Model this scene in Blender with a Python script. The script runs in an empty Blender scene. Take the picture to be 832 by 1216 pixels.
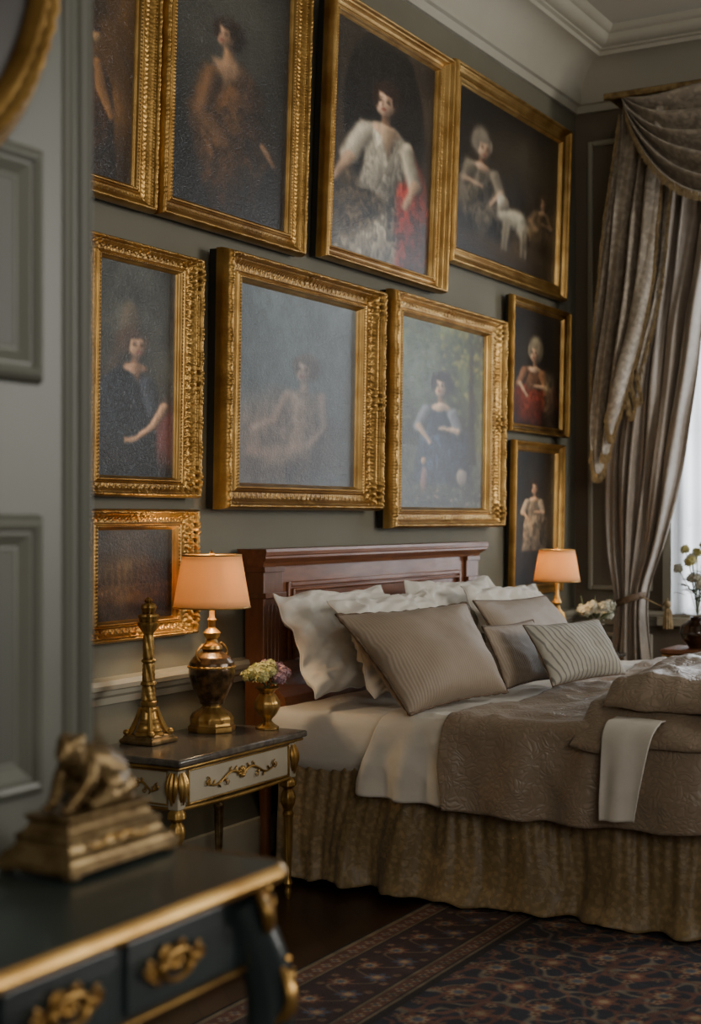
import bpy, bmesh, math, random
import numpy as np
from mathutils import Vector, Matrix, noise as mn
random.seed(7)
SC=bpy.context.scene; COL=SC.collection; PI=math.pi
TH=math.radians(30); FPX=1700.0; CAM=Vector((3,0,1.27)); HZ=615
Fv=Vector((-math.sin(TH),math.cos(TH),0)); Rv=Vector((math.cos(TH),math.sin(TH),0)); Uv=Vector((0,0,1))
def onax(px,py,ax,val):
    d=Fv+Rv*((px-416)/FPX)+Uv*((HZ-py)/FPX)
    return CAM+d*((val-CAM[ax])/d[ax])
# ---------------------------------------------------------------- colours / materials
def lin(c): c=np.asarray(c,float); return np.where(c<=.04045,c/12.92,((c+.055)/1.055)**2.4)
def hx(h): return np.array([int(h[i:i+2],16)/255 for i in (0,2,4)])
def hl(h): return tuple(lin(hx(h)))+(1,)
def newmat(name):
    m=bpy.data.materials.new(name); m.use_nodes=True; nt=m.node_tree
    return m,nt,nt.nodes['Principled BSDF']
def N(nt,t,**k):
    n=nt.nodes.new(t)
    for a,b in k.items():
        if a in n.inputs: n.inputs[a].default_value=b
        else: setattr(n,a,b)
    return n
def mixc(nt,fac,a,b,mode='MIX'):
    n=nt.nodes.new('ShaderNodeMix'); n.data_type='RGBA'; n.blend_type=mode
    for i,v in ((0,fac),(6,a),(7,b)):
        if hasattr(v,'links'): nt.links.new(v,n.inputs[i])
        else: n.inputs[i].default_value=v
    return n.outputs[2]
def M(name,c1,c2=None,sc=8,rough=.5,metal=0,bump=0,bsc=60,coat=0,sheen=0,spec=.5,stretch=None,kind=None,crev=None,dist=0,dk=.62,bdist=.004):
    m,nt,p=newmat(name); L=nt.links.new
    tc=N(nt,'ShaderNodeTexCoord'); mp=N(nt,'ShaderNodeMapping'); L(tc.outputs['Object'],mp.inputs[0])
    if stretch: mp.inputs['Scale'].default_value=stretch
    ns=N(nt,'ShaderNodeTexNoise',Scale=sc,Detail=5.0,Distortion=float(dist)); L(mp.outputs[0],ns.inputs['Vector'])
    cr=N(nt,'ShaderNodeMapRange'); cr.inputs[1].default_value=.35; cr.inputs[2].default_value=.65; L(ns.outputs[0],cr.inputs[0])
    col=mixc(nt,cr.outputs[0],hl(c1),hl(c2 or c1))
    h=None
    if kind=='damask':
        vo=N(nt,'ShaderNodeTexVoronoi',Scale=bsc); vo.feature='SMOOTH_F1'
        n2=N(nt,'ShaderNodeTexNoise',Scale=bsc*.6,Detail=2.0,Distortion=2.0); L(mp.outputs[0],n2.inputs['Vector']); L(mp.outputs[0],vo.inputs['Vector'])
        ad=N(nt,'ShaderNodeMath',operation='MULTIPLY'); L(vo.outputs[0],ad.inputs[0]); L(n2.outputs[0],ad.inputs[1])
        r=N(nt,'ShaderNodeMapRange'); r.inputs[1].default_value=.12; r.inputs[2].default_value=.26; L(ad.outputs[0],r.inputs[0])
        col=mixc(nt,r.outputs[0],col,mixc(nt,1.0,col,(dk,dk,dk,1),'MULTIPLY')); h=r.outputs[0]
    if kind=='quilt':
        n2=N(nt,'ShaderNodeTexNoise',Scale=bsc*.35,Detail=1.0); L(mp.outputs[0],n2.inputs['Vector'])
        va=N(nt,'ShaderNodeVectorMath',operation='MULTIPLY_ADD'); L(n2.outputs[1],va.inputs[0]); va.inputs[1].default_value=(.09,.09,.09); L(mp.outputs[0],va.inputs[2])
        vo=N(nt,'ShaderNodeTexVoronoi',Scale=bsc); vo.feature='DISTANCE_TO_EDGE'; L(va.outputs[0],vo.inputs['Vector'])
        r=N(nt,'ShaderNodeMapRange'); r.inputs[2].default_value=.30; r.interpolation_type='SMOOTHSTEP'; L(vo.outputs[0],r.inputs[0]); h=r.outputs[0]
        col=mixc(nt,h,mixc(nt,1.0,col,(dk,dk,dk,1),'MULTIPLY'),col)
    if kind in('stripe','rib'):
        w=N(nt,'ShaderNodeTexWave',Scale=bsc,Distortion=.6); w.bands_direction='Y'; L(mp.outputs[0],w.inputs[0]); h=w.outputs[0]
        r=N(nt,'ShaderNodeMapRange'); r.inputs[1].default_value=.7 if kind=='stripe' else .2; r.inputs[2].default_value=.95; L(w.outputs[0],r.inputs[0])
        if kind=='stripe': col=mixc(nt,r.outputs[0],col,hl(crev))
        else: col=mixc(nt,r.outputs[0],col,mixc(nt,1.0,col,(dk,dk,dk,1),'MULTIPLY'))
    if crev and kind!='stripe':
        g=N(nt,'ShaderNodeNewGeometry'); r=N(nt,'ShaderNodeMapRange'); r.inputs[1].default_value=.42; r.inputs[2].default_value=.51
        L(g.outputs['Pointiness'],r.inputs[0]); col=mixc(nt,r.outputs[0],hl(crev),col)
    L(col,p.inputs['Base Color'])
    p.inputs['Roughness'].default_value=rough; p.inputs['Metallic'].default_value=metal
    p.inputs['Coat Weight'].default_value=coat; p.inputs['Sheen Weight'].default_value=sheen; p.inputs['Specular IOR Level'].default_value=spec
    if bump:
        if h is None:
            b2=N(nt,'ShaderNodeTexNoise',Scale=bsc,Detail=4.0); L(mp.outputs[0],b2.inputs['Vector']); h=b2.outputs[0]
        bp=N(nt,'ShaderNodeBump',Strength=bump,Distance=bdist); L(h,bp.inputs['Height']); L(bp.outputs[0],p.inputs['Normal'])
    return m
WALL=M('wall_paint','6b6757','706c5b',sc=3,rough=.75,bump=.08,bsc=90)
WALLB=M('wall_paint_back','695f50','6e6455',sc=3,rough=.75,bump=.08,bsc=90)
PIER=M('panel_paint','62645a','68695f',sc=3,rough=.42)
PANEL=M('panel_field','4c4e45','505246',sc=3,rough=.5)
TRIM=M('trim_paint','9a9483','a09a88',sc=3,rough=.5)
CROWN=M('crown_plaster','aaa596','b0ac9d',sc=3,rough=.6)
CEIL=M('ceiling_paint','bab8ac','bebcb0',sc=2,rough=.85)
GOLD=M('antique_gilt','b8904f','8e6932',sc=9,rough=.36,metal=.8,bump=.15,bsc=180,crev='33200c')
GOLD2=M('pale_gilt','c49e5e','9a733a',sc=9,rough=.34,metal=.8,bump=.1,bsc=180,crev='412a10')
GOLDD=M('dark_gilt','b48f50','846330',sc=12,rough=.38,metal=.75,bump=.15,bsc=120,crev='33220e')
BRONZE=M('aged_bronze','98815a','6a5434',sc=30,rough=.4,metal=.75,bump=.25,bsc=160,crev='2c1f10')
BACKW=M('dark_frame_side','14110d','1c1812',rough=.6)
MAHOG=M('mahogany','845234','6c4024',sc=5,rough=.36,coat=.1,stretch=(6,1,6),dist=1)
MAHOGV=M('mahogany_upright','72452a','5c371c',sc=5,rough=.38,coat=.1,stretch=(6,6,1),dist=1)
MARBLE=M('table_marble','4c4640','665e54',sc=14,rough=.2,dist=3)
CREAM=M('cream_lacquer','b4aa94','a69c86',sc=6,rough=.35)
TEAL=M('teal_lacquer','2b3536','202829',sc=6,rough=.3,coat=.2)
TEALT=M('teal_top','37423f','2b3534',sc=4,rough=.38,coat=.1)
LINEN=M('white_linen','d4cdc1','ccc5b8',sc=6,rough=.85,bump=.4,bsc=14,sheen=.1,bdist=.007)
LINENB=M('white_sheet','cfc8bd','c7c0b3',sc=6,rough=.85,bump=.4,bsc=14,sheen=.1,bdist=.007)
TAUPE=M('taupe_striped','8f7d68','8d7b66',sc=8,rough=.6,bump=.2,bsc=30,sheen=.1,kind='rib',dk=.86)
TAUPEP=M('taupe_piping','6c5640','503d2a',sc=60,rough=.7)
COVER=M('quilted_coverlet','998671','93806b',sc=3,rough=.42,bump=.4,bsc=44,sheen=.1,kind='quilt',dk=.90,bdist=.003)
SKIRT=M('skirt_damask','967e58','86704a',sc=4,rough=.5,bump=.25,bsc=55,sheen=.1,kind='damask',dk=.70)
CURT=M('curtain_damask','a89c8b','9c8f7d',sc=5,rough=.5,bump=.3,bsc=34,sheen=.15,kind='damask',dk=.66)
CURTP=M('curtain_silk','9c9186','938779',sc=5,rough=.38,bump=.08,bsc=30,sheen=.15,kind='damask',dk=.90)
FRINGE=M('fringe_thread','a08a62','7a6442',sc=40,rough=.7)
STRIPE=M('striped_cushion','a39d8f','999385',sc=8,rough=.7,bump=.1,bsc=12,kind='stripe',crev='6c675e')
DARKV=M('dark_glaze','22150d','321e12',rough=.12,coat=.5)
URNM=M('urn_mottled','6a5030','2e2013',sc=38,rough=.28,metal=.5,bump=.3,bsc=90,coat=.3)
GREEN=M('leaf_green','66704a','46522f',sc=20,rough=.5)
PINKF=M('pink_petals','b08a8c','92707c',sc=30,rough=.7)
GREENF=M('yellow_green_petals','b4ae64','c2b982',sc=30,rough=.7)
WHITEF=M('white_petals','c2beae','a8a58e',sc=30,rough=.7)
WINF=M('window_paint','b5b3aa','adaba2',rough=.5)
BOOKM=M('porcelain','b6ae9c','a79d88',rough=.3)
def shade_mat():
    m,nt,p=newmat('pleated_shade'); nt.nodes.remove(p); out=[n for n in nt.nodes if n.type=='OUTPUT_MATERIAL'][0]
    d=N(nt,'ShaderNodeBsdfDiffuse',Color=hl('d8bc94')); t=N(nt,'ShaderNodeBsdfTranslucent',Color=hl('d2ae7c'))
    mx=N(nt,'ShaderNodeMixShader',Fac=.38); nt.links.new(d.outputs[0],mx.inputs[1]); nt.links.new(t.outputs[0],mx.inputs[2]); nt.links.new(mx.outputs[0],out.inputs[0]); return m
SHADE=shade_mat()
def sheer_mat():
    m,nt,p=newmat('sheer_voile'); nt.nodes.remove(p); out=[n for n in nt.nodes if n.type=='OUTPUT_MATERIAL'][0]
    d=N(nt,'ShaderNodeBsdfTransparent',Color=(.5,.52,.54,1)); t=N(nt,'ShaderNodeBsdfTranslucent',Color=(.6,.62,.64,1))
    mx=N(nt,'ShaderNodeMixShader',Fac=.6); nt.links.new(d.outputs[0],mx.inputs[1]); nt.links.new(t.outputs[0],mx.inputs[2]); nt.links.new(mx.outputs[0],out.inputs[0]); return m
SHEER=sheer_mat()
def attr_mat(name,rough,bump,bsc,coat=0,crackle=False,dist=.002):
    m,nt,p=newmat(name); L=nt.links.new
    a=N(nt,'ShaderNodeAttribute'); a.attribute_name='Col'; L(a.outputs['Color'],p.inputs['Base Color'])
    tc=N(nt,'ShaderNodeTexCoord'); n=N(nt,'ShaderNodeTexNoise',Scale=bsc,Detail=3.0); L(tc.outputs['Object'],n.inputs['Vector'])
    h=n.outputs[0]
    if crackle:
        v=N(nt,'ShaderNodeTexVoronoi',Scale=75.0); v.feature='DISTANCE_TO_EDGE'; L(tc.outputs['Object'],v.inputs['Vector'])
        r=N(nt,'ShaderNodeMapRange'); r.inputs[2].default_value=.08; L(v.outputs[0],r.inputs[0])
        ad=N(nt,'ShaderNodeMath',operation='MULTIPLY_ADD'); L(n.outputs[0],ad.inputs[0]); ad.inputs[1].default_value=1.2; 
        m2=N(nt,'ShaderNodeMath',operation='MULTIPLY'); L(r.outputs[0],m2.inputs[0]); m2.inputs[1].default_value=.5; L(m2.outputs[0],ad.inputs[2]); h=ad.outputs[0]
    bp=N(nt,'ShaderNodeBump',Strength=bump,Distance=dist); L(h,bp.inputs['Height']); L(bp.outputs[0],p.inputs['Normal'])
    p.inputs['Roughness'].default_value=rough; p.inputs['Coat Weight'].default_value=coat; p.inputs['Coat Roughness'].default_value=.3
    return m
CANVAS=attr_mat('varnished_canvas',.4,.75,70,.2,True)
RUGM=attr_mat('wool_rug',.95,.9,260,0,dist=.004)
def floor_mat():
    m,nt,p=newmat('dark_parquet'); L=nt.links.new
    tc=N(nt,'ShaderNodeTexCoord'); mp=N(nt,'ShaderNodeMapping'); mp.inputs['Rotation'].default_value=(0,0,PI/4); L(tc.outputs['Object'],mp.inputs[0])
    b=N(nt,'ShaderNodeTexBrick',Color1=hl('4a2e1e'),Color2=hl('352014'),Mortar=hl('0e0805'),Scale=1.0); b.inputs['Mortar Size'].default_value=.002
    b.inputs['Brick Width'].default_value=.6; b.inputs['Row Height'].default_value=.09; L(mp.outputs[0],b.inputs[0])
    n=N(nt,'ShaderNodeTexNoise',Scale=6.0,Detail=6.0); L(mp.outputs[0],n.inputs['Vector'])
    L(mixc(nt,n.outputs[0],b.outputs[0],hl('22150c')),p.inputs['Base Color']); p.inputs['Roughness'].default_value=.36; return m
FLOOR=floor_mat()
# ---------------------------------------------------------------- object helpers
def finish(me,smooth=True,ang=40):
    if smooth:
        me.shade_smooth()
        try: me.set_sharp_from_angle(angle=math.radians(ang))
        except Exception: pass
def link(name,me,mat,parent=None):
    o=bpy.data.objects.new(name,me); COL.objects.link(o)
    if mat: me.materials.append(mat)
    if parent is not None:
        o.parent=parent
        if parent.get('_w'): o.matrix_parent_inverse=Matrix.Translation(parent.location).inverted()
    return o
def tag(o,label,cat,group=None):
    o['label']=label; o['category']=cat
    if group: o['group']=group
    return o
def thing(name,label,cat,loc=(0,0,0),group=None,world=True):
    o=bpy.data.objects.new(name,None); COL.objects.link(o); o.location=loc; o.empty_display_size=.1
    if world: o['_w']=1
    return tag(o,label,cat,group)
def cleanw():
    for o in bpy.data.objects:
        if '_w' in o: del o['_w']
def copy_thing(root,loc,label):
    r=root.copy(); COL.objects.link(r); r.location=loc; r['label']=label
    for ch in list(root.children):
        mi=ch.matrix_parent_inverse.copy(); c=ch.copy(); COL.objects.link(c); c.parent=r; c.matrix_parent_inverse=mi
        for g in list(ch.children):
            d=g.copy(); COL.objects.link(d); d.parent=c; d.matrix_parent_inverse=Matrix.Identity(4)
    return r
def gfaces(nu,nv,cu=False,cv=False,off=0):
    iu=np.arange(nu if cu else nu-1); iv=np.arange(nv if cv else nv-1)
    I,J=np.meshgrid(iu,iv,indexing='ij'); I2=(I+1)%nu; J2=(J+1)%nv
    return (np.stack([I*nv+J,I2*nv+J,I2*nv+J2,I*nv+J2],-1).reshape(-1,4)+off).tolist()
class B:
    def __init__(s): s.v=[]; s.f=[]
    def add(s,vs,fs,Mx=None):
        o=len(s.v)
        if Mx is not None: vs=[tuple(Mx@Vector(v)) for v in vs]
        s.v+= [tuple(v) for v in vs]; s.f+=[tuple(i+o for i in f) for f in fs]
        return s
    def grid(s,P,cu=False,cv=False,Mx=None):
        P=np.asarray(P,float); vs=P.reshape(-1,3).tolist()
        return s.add(vs,gfaces(P.shape[0],P.shape[1],cu,cv),Mx)
    def box(s,x0,x1,y0,y1,z0,z1,Mx=None):
        vs=[(x,y,z) for x in (x0,x1) for y in (y0,y1) for z in (z0,z1)]
        return s.add(vs,[(0,1,3,2),(4,6,7,5),(0,4,5,1),(2,3,7,6),(0,2,6,4),(1,5,7,3)],Mx)
    def tube(s,pts,rad,n=8,Mx=None,flat=1.0):
        pts=[Vector(p) for p in pts]; k=len(pts)
        if not hasattr(rad,'__len__'): rad=[rad]*k
        vs=[]; nrm=None
        for i,p in enumerate(pts):
            t=(pts[min(i+1,k-1)]-pts[max(i-1,0)]).normalized()
            if nrm is None: nrm=t.orthogonal().normalized()
            nrm=(nrm-t*nrm.dot(t)).normalized(); b=t.cross(nrm)
            for j in range(n):
                a=2*PI*j/n; vs.append(p+(nrm*math.cos(a)+b*math.sin(a)*flat)*rad[i])
        fs=[(i*n+j,i*n+(j+1)%n,(i+1)*n+(j+1)%n,(i+1)*n+j) for i in range(k-1) for j in range(n)]
        fs.append(tuple(range(n-1,-1,-1))); fs.append(tuple((k-1)*n+j for j in range(n)))
        return s.add(vs,fs,Mx)
    def lathe(s,prof,n=32,c=(0,0,0),fn=None,sq=False,Mx=None,sub=1):
        if sub>1:
            q=[]
            for i in range(len(prof)-1):
                for j in range(sub):
                    t=j/sub; q.append((prof[i][0]*(1-t)+prof[i+1][0]*t,prof[i][1]*(1-t)+prof[i+1][1]*t))
            prof=q+[prof[-1]]
        vs=[]
        for k,(r,z) in enumerate(prof):
            for j in range(n):
                a=2*PI*j/n+(PI/4 if sq else 0); rr=r*(fn(a,z,r) if fn else 1)*(math.sqrt(2) if sq else 1)
                vs.append((c[0]+rr*math.cos(a),c[1]+rr*math.sin(a),c[2]+z))
        fs=[(i*n+j,i*n+(j+1)%n,(i+1)*n+(j+1)%n,(i+1)*n+j) for i in range(len(prof)-1) for j in range(n)]
        fs.append(tuple(range(n-1,-1,-1))); fs.append(tuple((len(prof)-1)*n+j for j in range(n)))
        return s.add(vs,fs,Mx)
    def ell(s,c,r,rot=None,n=10,m=7,Mx=None):
        vs=[];R=rot or Matrix.Identity(3)
        for i in range(m+1):
            th=PI*i/m
            for j in range(n):
                a=2*PI*j/n; p=R@Vector((r[0]*math.sin(th)*math.cos(a),r[1]*math.sin(th)*math.sin(a),r[2]*math.cos(th)))
                vs.append(Vector(c)+p)
        return s.add(vs,[(i*n+j,(i+1)*n+j,(i+1)*n+(j+1)%n,i*n+(j+1)%n) for i in range(m) for j in range(n)],Mx)
    def build(s,name,mat,parent=None,smooth=True,bevel=0,recalc=True,merge=0,solid=0,ang=40):
        me=bpy.data.meshes.new(name); me.from_pydata(s.v,[],s.f)
        if recalc or merge:
            bm=bmesh.new(); bm.from_mesh(me)
            if merge: bmesh.ops.remove_doubles(bm,verts=bm.verts,dist=merge)
            if recalc: bmesh.ops.recalc_face_normals(bm,faces=bm.faces)
            bm.to_mesh(me); bm.free()
        finish(me,smooth,ang); o=link(name,me,mat,parent)
        if bevel:
            d=o.modifiers.new('bevel','BEVEL'); d.width=bevel; d.segments=2; d.limit_method='ANGLE'
        if solid:
            d=o.modifiers.new('solid','SOLIDIFY'); d.thickness=solid; d.offset=0
        return o
def struct(o): o['kind']='structure'; return o
def sm(x): x=np.clip(x,0,1); return x*x*(3-2*x)
def fbm(ny,nx,seed,base=4,octv=4):
    rng=np.random.default_rng(seed); out=np.zeros((ny,nx)); amp=1; tot=0
    for o in range(octv):
        g=base*2**o; gy=max(2,int(g*ny/nx)); R=rng.random((gy+2,g+2))
        y=np.linspace(0,gy,ny); x=np.linspace(0,g,nx); yi=y.astype(int); xi=x.astype(int)
        fy=sm(y-yi)[:,None]; fx=sm(x-xi)[None]
        a=R[yi][:,xi];b=R[yi][:,np.minimum(xi+1,g+1)];c=R[np.minimum(yi+1,gy+1)][:,xi];d=R[np.minimum(yi+1,gy+1)][:,np.minimum(xi+1,g+1)]
        out+=amp*((a*(1-fx)+b*fx)*(1-fy)+(c*(1-fx)+d*fx)*fy); tot+=amp; amp*=.55
    return out/tot
def noisez(x,y,z=0,s=1): return mn.noise(Vector((x*s,y*s,z)))
# ---------------------------------------------------------------- room shell
YB=7.785; ZC=3.95
struct(B().box(-.15,6,-2.2,YB+.2,-.1,0).build('floor',FLOOR,smooth=False))
struct(B().box(-.15,6,-2.2,YB+.2,ZC,ZC+.1).build('ceiling',CEIL,smooth=False))
struct(B().box(-.15,0,-2.2,YB+.15,0,ZC).build('wall_left',WALL,smooth=False))
struct(B().box(6,6.15,-2.2,YB+.2,0,ZC).build('wall_right',WALLB,smooth=False))
struct(B().box(-.15,6.15,-2.35,-2.2,0,ZC).build('wall_front',WALLB,smooth=False))
wx0,wx1,wz0,wz1=.60,1.95,.72,3.3
b=B()
b.box(0,wx0,YB,YB+.15,0,ZC); b.box(wx1,6,YB,YB+.15,0,ZC); b.box(wx0,wx1,YB,YB+.15,0,wz0); b.box(wx0,wx1,YB,YB+.15,wz1,ZC)
struct(b.build('wall_back',WALLB,smooth=False))
b=B(); w=.05
b.box(wx0,wx0+w,YB+.02,YB+.1,wz0,wz1); b.box(wx1-w,wx1,YB+.02,YB+.1,wz0,wz1); b.box(wx0,wx1,YB+.02,YB+.1,wz0,wz0+w); b.box(wx0,wx1,YB+.02,YB+.1,wz1-w,wz1)
for i in (1,2): x=wx0+(wx1-wx0)*i/3; b.box(x-.015,x+.015,YB+.03,YB+.08,wz0,wz1)
for i in range(1,5): z=wz0+(wz1-wz0)*i/5; b.box(wx0,wx1,YB+.03,YB+.08,z-.012,z+.012)
struct(b.build('window_1',WINF,bevel=.004))
b=B(); b.box(wx0-.08,wx0,YB-.03,YB,wz0-.02,wz1+.08); b.box(wx1,wx1+.08,YB-.03,YB,wz0-.02,wz1+.08); b.box(wx0-.08,wx1+.08,YB-.03,YB,wz1,wz1+.08); b.box(wx0-.1,wx1+.1,YB-.07,YB+.02,wz0-.05,wz0)
struct(b.build('trim_5',TRIM,bevel=.006))
def mould(prof,n1,n2,mat,y0=1.72):
    for nm,fn in ((n1,lambda o,z:((o,y0,z),(o,YB-o,z))),(n2,lambda o,z:((o,YB-o,z),(6,YB-o,z)))):
        P=np.array([fn(o,z) for o,z in prof]); struct(B().grid(P).build(nm,mat,ang=25))
crown=[(0,3.587),(.02,3.587),(.025,3.61),(.03,3.625),(.05,3.63),(.055,3.65)]
for i in range(11): a=i/10*PI/2; crown.append((.055+.16*(1-math.cos(a)),3.66+.17*math.sin(a)))
crown+=[(.225,3.83),(.23,3.85),(.25,3.855)]
for i in range(7): a=i/6*PI/2; crown.append((.25+.06*math.sin(a),3.865+.05*(1-math.cos(a))))
crown+=[(.32,3.918),(.335,3.93),(.35,3.95)]
mould(crown,'trim_1','trim_2',CROWN,y0=-2.2)
mould([(0,.665),(.015,.668),(.02,.69),(.032,.70),(.036,.715),(.05,.72),(.055,.735),(.05,.75),(0,.755)],'trim_3','trim_4',TRIM)
mould([(.02,0),(.02,.11),(.016,.125),(.012,.14),(0,.145)],'baseboard_left','baseboard_back',TRIM)
def ringbar(b,plane,c0,c1,z0,z1,off,wd,th):
    for (a0,a1,q0,q1) in ((c0,c0+wd,z0,z1),(c1-wd,c1,z0,z1),(c0+wd,c1-wd,z0,z0+wd),(c0+wd,c1-wd,z1-wd,z1)):
        if plane=='Y': b.box(a0,a1,off-th,off,q0,q1)
        else: b.box(off,off+th,a0,a1,q0,q1)
b=B(); ringbar(b,'Y',.08,.46,.86,3.42,YB,.028,.022); struct(b.build('trim_6',TRIM,bevel=.007))
b=B(); ringbar(b,'Y',.08,.46,.2,.62,YB,.025,.02); struct(b.build('trim_7',TRIM,bevel=.006))
PX=1.55; PY=1.70
struct(B().box(0,PX,-2.2,PY-.02,0,ZC).build('wall_partition',PIER,smooth=False,bevel=.004))
b=B()
pr=[(PX-.04,PY),(PX+.006,PY),(PX+.018,PY-.006),(PX+.024,PY-.016),(PX+.02,PY-.026),(PX+.01,PY-.030),(PX+.012,PY-.040),(PX+.006,PY-.05),(PX,PY-.054),(PX-.04,PY-.054)]
b.grid(np.array([[(x,y,0),(x,y,ZC)] for x,y in pr])); struct(b.build('trim_8',PIER,ang=50))
def panel(y0,y1,z0,z1,nm):
    # bolection moulding: mitred rings stepping out then sloping into the sunk field
    prof=[(0,0),(.002,.010),(.008,.018),(.015,.021),(.021,.019),(.025,.013),(.029,.013),(.046,.003),(.050,.0035),(.054,.0015)]
    P=[[(PX+h,y0+i,z0+i),(PX+h,y1-i,z0+i),(PX+h,y1-i,z1-i),(PX+h,y0+i,z1-i)] for i,h in prof]
    b=B(); b.grid(np.array(P),cv=True); struct(b.build(nm,PIER,ang=20))
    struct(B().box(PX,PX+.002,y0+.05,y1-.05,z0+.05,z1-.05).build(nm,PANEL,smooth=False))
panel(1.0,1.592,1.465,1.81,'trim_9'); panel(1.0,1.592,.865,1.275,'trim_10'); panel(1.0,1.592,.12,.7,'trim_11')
# ---------------------------------------------------------------- paintings
class Paint:
    def __init__(s,W,H,seed,n=130,sx=1.5):
        s.W=W;s.H=H;s.asp=H/W; s.nx=n; s.ny=int(n*s.asp); u=np.linspace(0,1,s.nx); v=np.linspace(0,s.asp,s.ny)
        s.U0,s.V0=np.meshgrid(u,v); f1=fbm(s.ny,s.nx,seed,12,3)-.5; f2=fbm(s.ny,s.nx,seed+1,12,3)-.5
        s.U=(s.U0-.5)/sx+.5+.014*f1; s.V=s.V0+.018*f2
        s.g=fbm(s.ny,s.nx,seed+2,4,5); s.seed=seed; s.st=fbm(s.ny,s.nx,seed+5,30,2); s.dr=fbm(s.ny,s.nx,seed+6,14,3); s.img=np.ones((s.ny,s.nx,3))*.1
    def zoom(s,z,cx,cy): s.U=(s.U-cx)/z+cx; s.V=(s.V-cy)/z+cy
    def mix(s,m,c,br=None):
        c=hx(c)[None,None]; 
        if br is not None: c=c*br[...,None]
        s.img=s.img*(1-m[...,None])+c*m[...,None]
    def blob(s,cx,cy,rx,ry,c,ang=0,soft=.25,a=1,vol=.35):
        X=s.U-cx;Y=s.V-cy;ca,sa=math.cos(ang),math.sin(ang); x=(X*ca+Y*sa)/rx;y=(-X*sa+Y*ca)/ry
        d=np.sqrt(x*x+y*y); m=a*(1-sm((d-1+soft)/(2*soft))); s.mix(m,c,1-vol*np.clip(.6*(X/rx)+.4*(Y/ry),-.3,1))
    def stroke(s,p,c,soft=.009,a=1,vol=.5):
        best=np.full(s.U.shape,9.);sh=np.ones(s.U.shape)
        for (x0,y0,r0),(x1,y1,r1) in zip(p[:-1],p[1:]):
            dx,dy=x1-x0,y1-y0; L=dx*dx+dy*dy+1e-9; t=np.clip(((s.U-x0)*dx+(s.V-y0)*dy)/L,0,1)
            qx=s.U-x0-t*dx;qy=s.V-y0-t*dy; r=r0+(r1-r0)*t; d=np.sqrt(qx*qx+qy*qy)-r
            k=d<best; best=np.where(k,d,best); sh=np.where(k,1-vol*np.clip(qx/r*.7+qy/r*.5,-.3,1),sh)
        s.mix(a*(1-sm((best+soft)/(2*soft))),c,sh)
    def poly(s,p,c,soft=.014,a=1,fold=.35,fx=1,fy=.3,shade=.7,fr=60):
        n=len(p); d=np.full(s.U.shape,9.); ins=np.zeros(s.U.shape,bool)
        for i in range(n):
            x0,y0=p[i];x1,y1=p[(i+1)%n];dx,dy=x1-x0,y1-y0;t=np.clip(((s.U-x0)*dx+(s.V-y0)*dy)/(dx*dx+dy*dy+1e-9),0,1)
            d=np.minimum(d,np.hypot(s.U-x0-t*dx,s.V-y0-t*dy))
            cr=((y0>s.V)!=(y1>s.V)); xi=x0+(s.V-y0)*(x1-x0)/((y1-y0) if abs(y1-y0)>1e-9 else 1e-9); ins^= cr&(s.U<xi)
        sd=np.where(ins,-d,d); xs=[q[0] for q in p]; ys=[q[1] for q in p]; xc=(min(xs)+max(xs))/2; hw=(max(xs)-min(xs))/2+1e-6; yt=(s.V-min(ys))/(max(ys)-min(ys)+1e-6)
        br=1+fold*(np.sin((s.U*fx+s.V*fy)*fr+s.dr*22)*.30+(s.dr-.5)*1.3)+fold*(s.st-.5)*.4-shade*np.clip((s.U-xc)/hw+.2,-.3,1)*.6-.35*sm(yt)**2
        s.mix(a*(1-sm((sd+soft)/(2*soft))),c,np.maximum(br,.12))
    def face(s,x,y,k,skin,hair,turn=0,tilt=0):
        s.blob(x-turn*.13*k,y-.07*k,.40*k,.47*k,hair,vol=.5,soft=.3,ang=tilt)
        s.blob(x+turn*.08*k,y+.06*k,.27*k,.36*k,skin,vol=.85,soft=.2,ang=tilt)
        s.blob(x-turn*.05*k,y-.29*k,.33*k,.15*k,hair,vol=.4,ang=tilt,soft=.4)
        s.blob(x-.27*k+turn*.06*k,y-.04*k,.10*k,.27*k,hair,vol=.2,soft=.4); s.blob(x+.27*k+turn*.14*k,y-.12*k,.07*k,.2*k,hair,vol=.2,soft=.4)
        for e in (-1,1): s.blob(x+(turn*.14+e*.11)*k,y+.02*k,.06*k,.038*k,'33231a',soft=.6,vol=0,a=.9); s.blob(x+(turn*.14+e*.11)*k,y-.06*k,.08*k,.022*k,'4a3428',soft=.6,vol=0,a=.7)
        s.stroke([(x+turn*.18*k,y+.02*k,.014*k),(x+turn*.22*k,y+.14*k,.034*k)],'8a664e',soft=.025*k,a=.7,vol=0)
        s.blob(x+turn*.16*k,y+.245*k,.075*k,.036*k,'84382f',soft=.5,vol=0,a=.9)
    def neck(s,x,y,k,skin,w=1):
        s.stroke([(x,y+.33*k,.12*k*w),(x,y+.62*k,.14*k*w)],'80604a',vol=.6,soft=.008); s.blob(x,y+.76*k,.38*k*w,.15*k,skin,vol=.7)
    def lady(s,x,y,k,dress,hair,skin='c8a280',turn=0,lean=0,skirt=None,W=1.0,L=3.2,sleeve=None):
        skirt=skirt or dress; sleeve=sleeve or dress; e=1 if turn<=0 else -1; bx=x-e*.06*k
        s.poly([(bx-.36*k+lean,y+1.5*k),(bx+.36*k+lean,y+1.5*k),(bx+(1.2+e*.35)*k*W+lean,y+(L*.62)*k),(bx+(1.5+e*.3)*k*W+lean,y+(L+.9)*k),(bx-(1.5-e*.25)*k*W+lean,y+(L+.9)*k),(bx-(1.2-e*.2)*k*W+lean,y+(L*.66)*k)],skirt,fold=.6,soft=.018)
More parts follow.
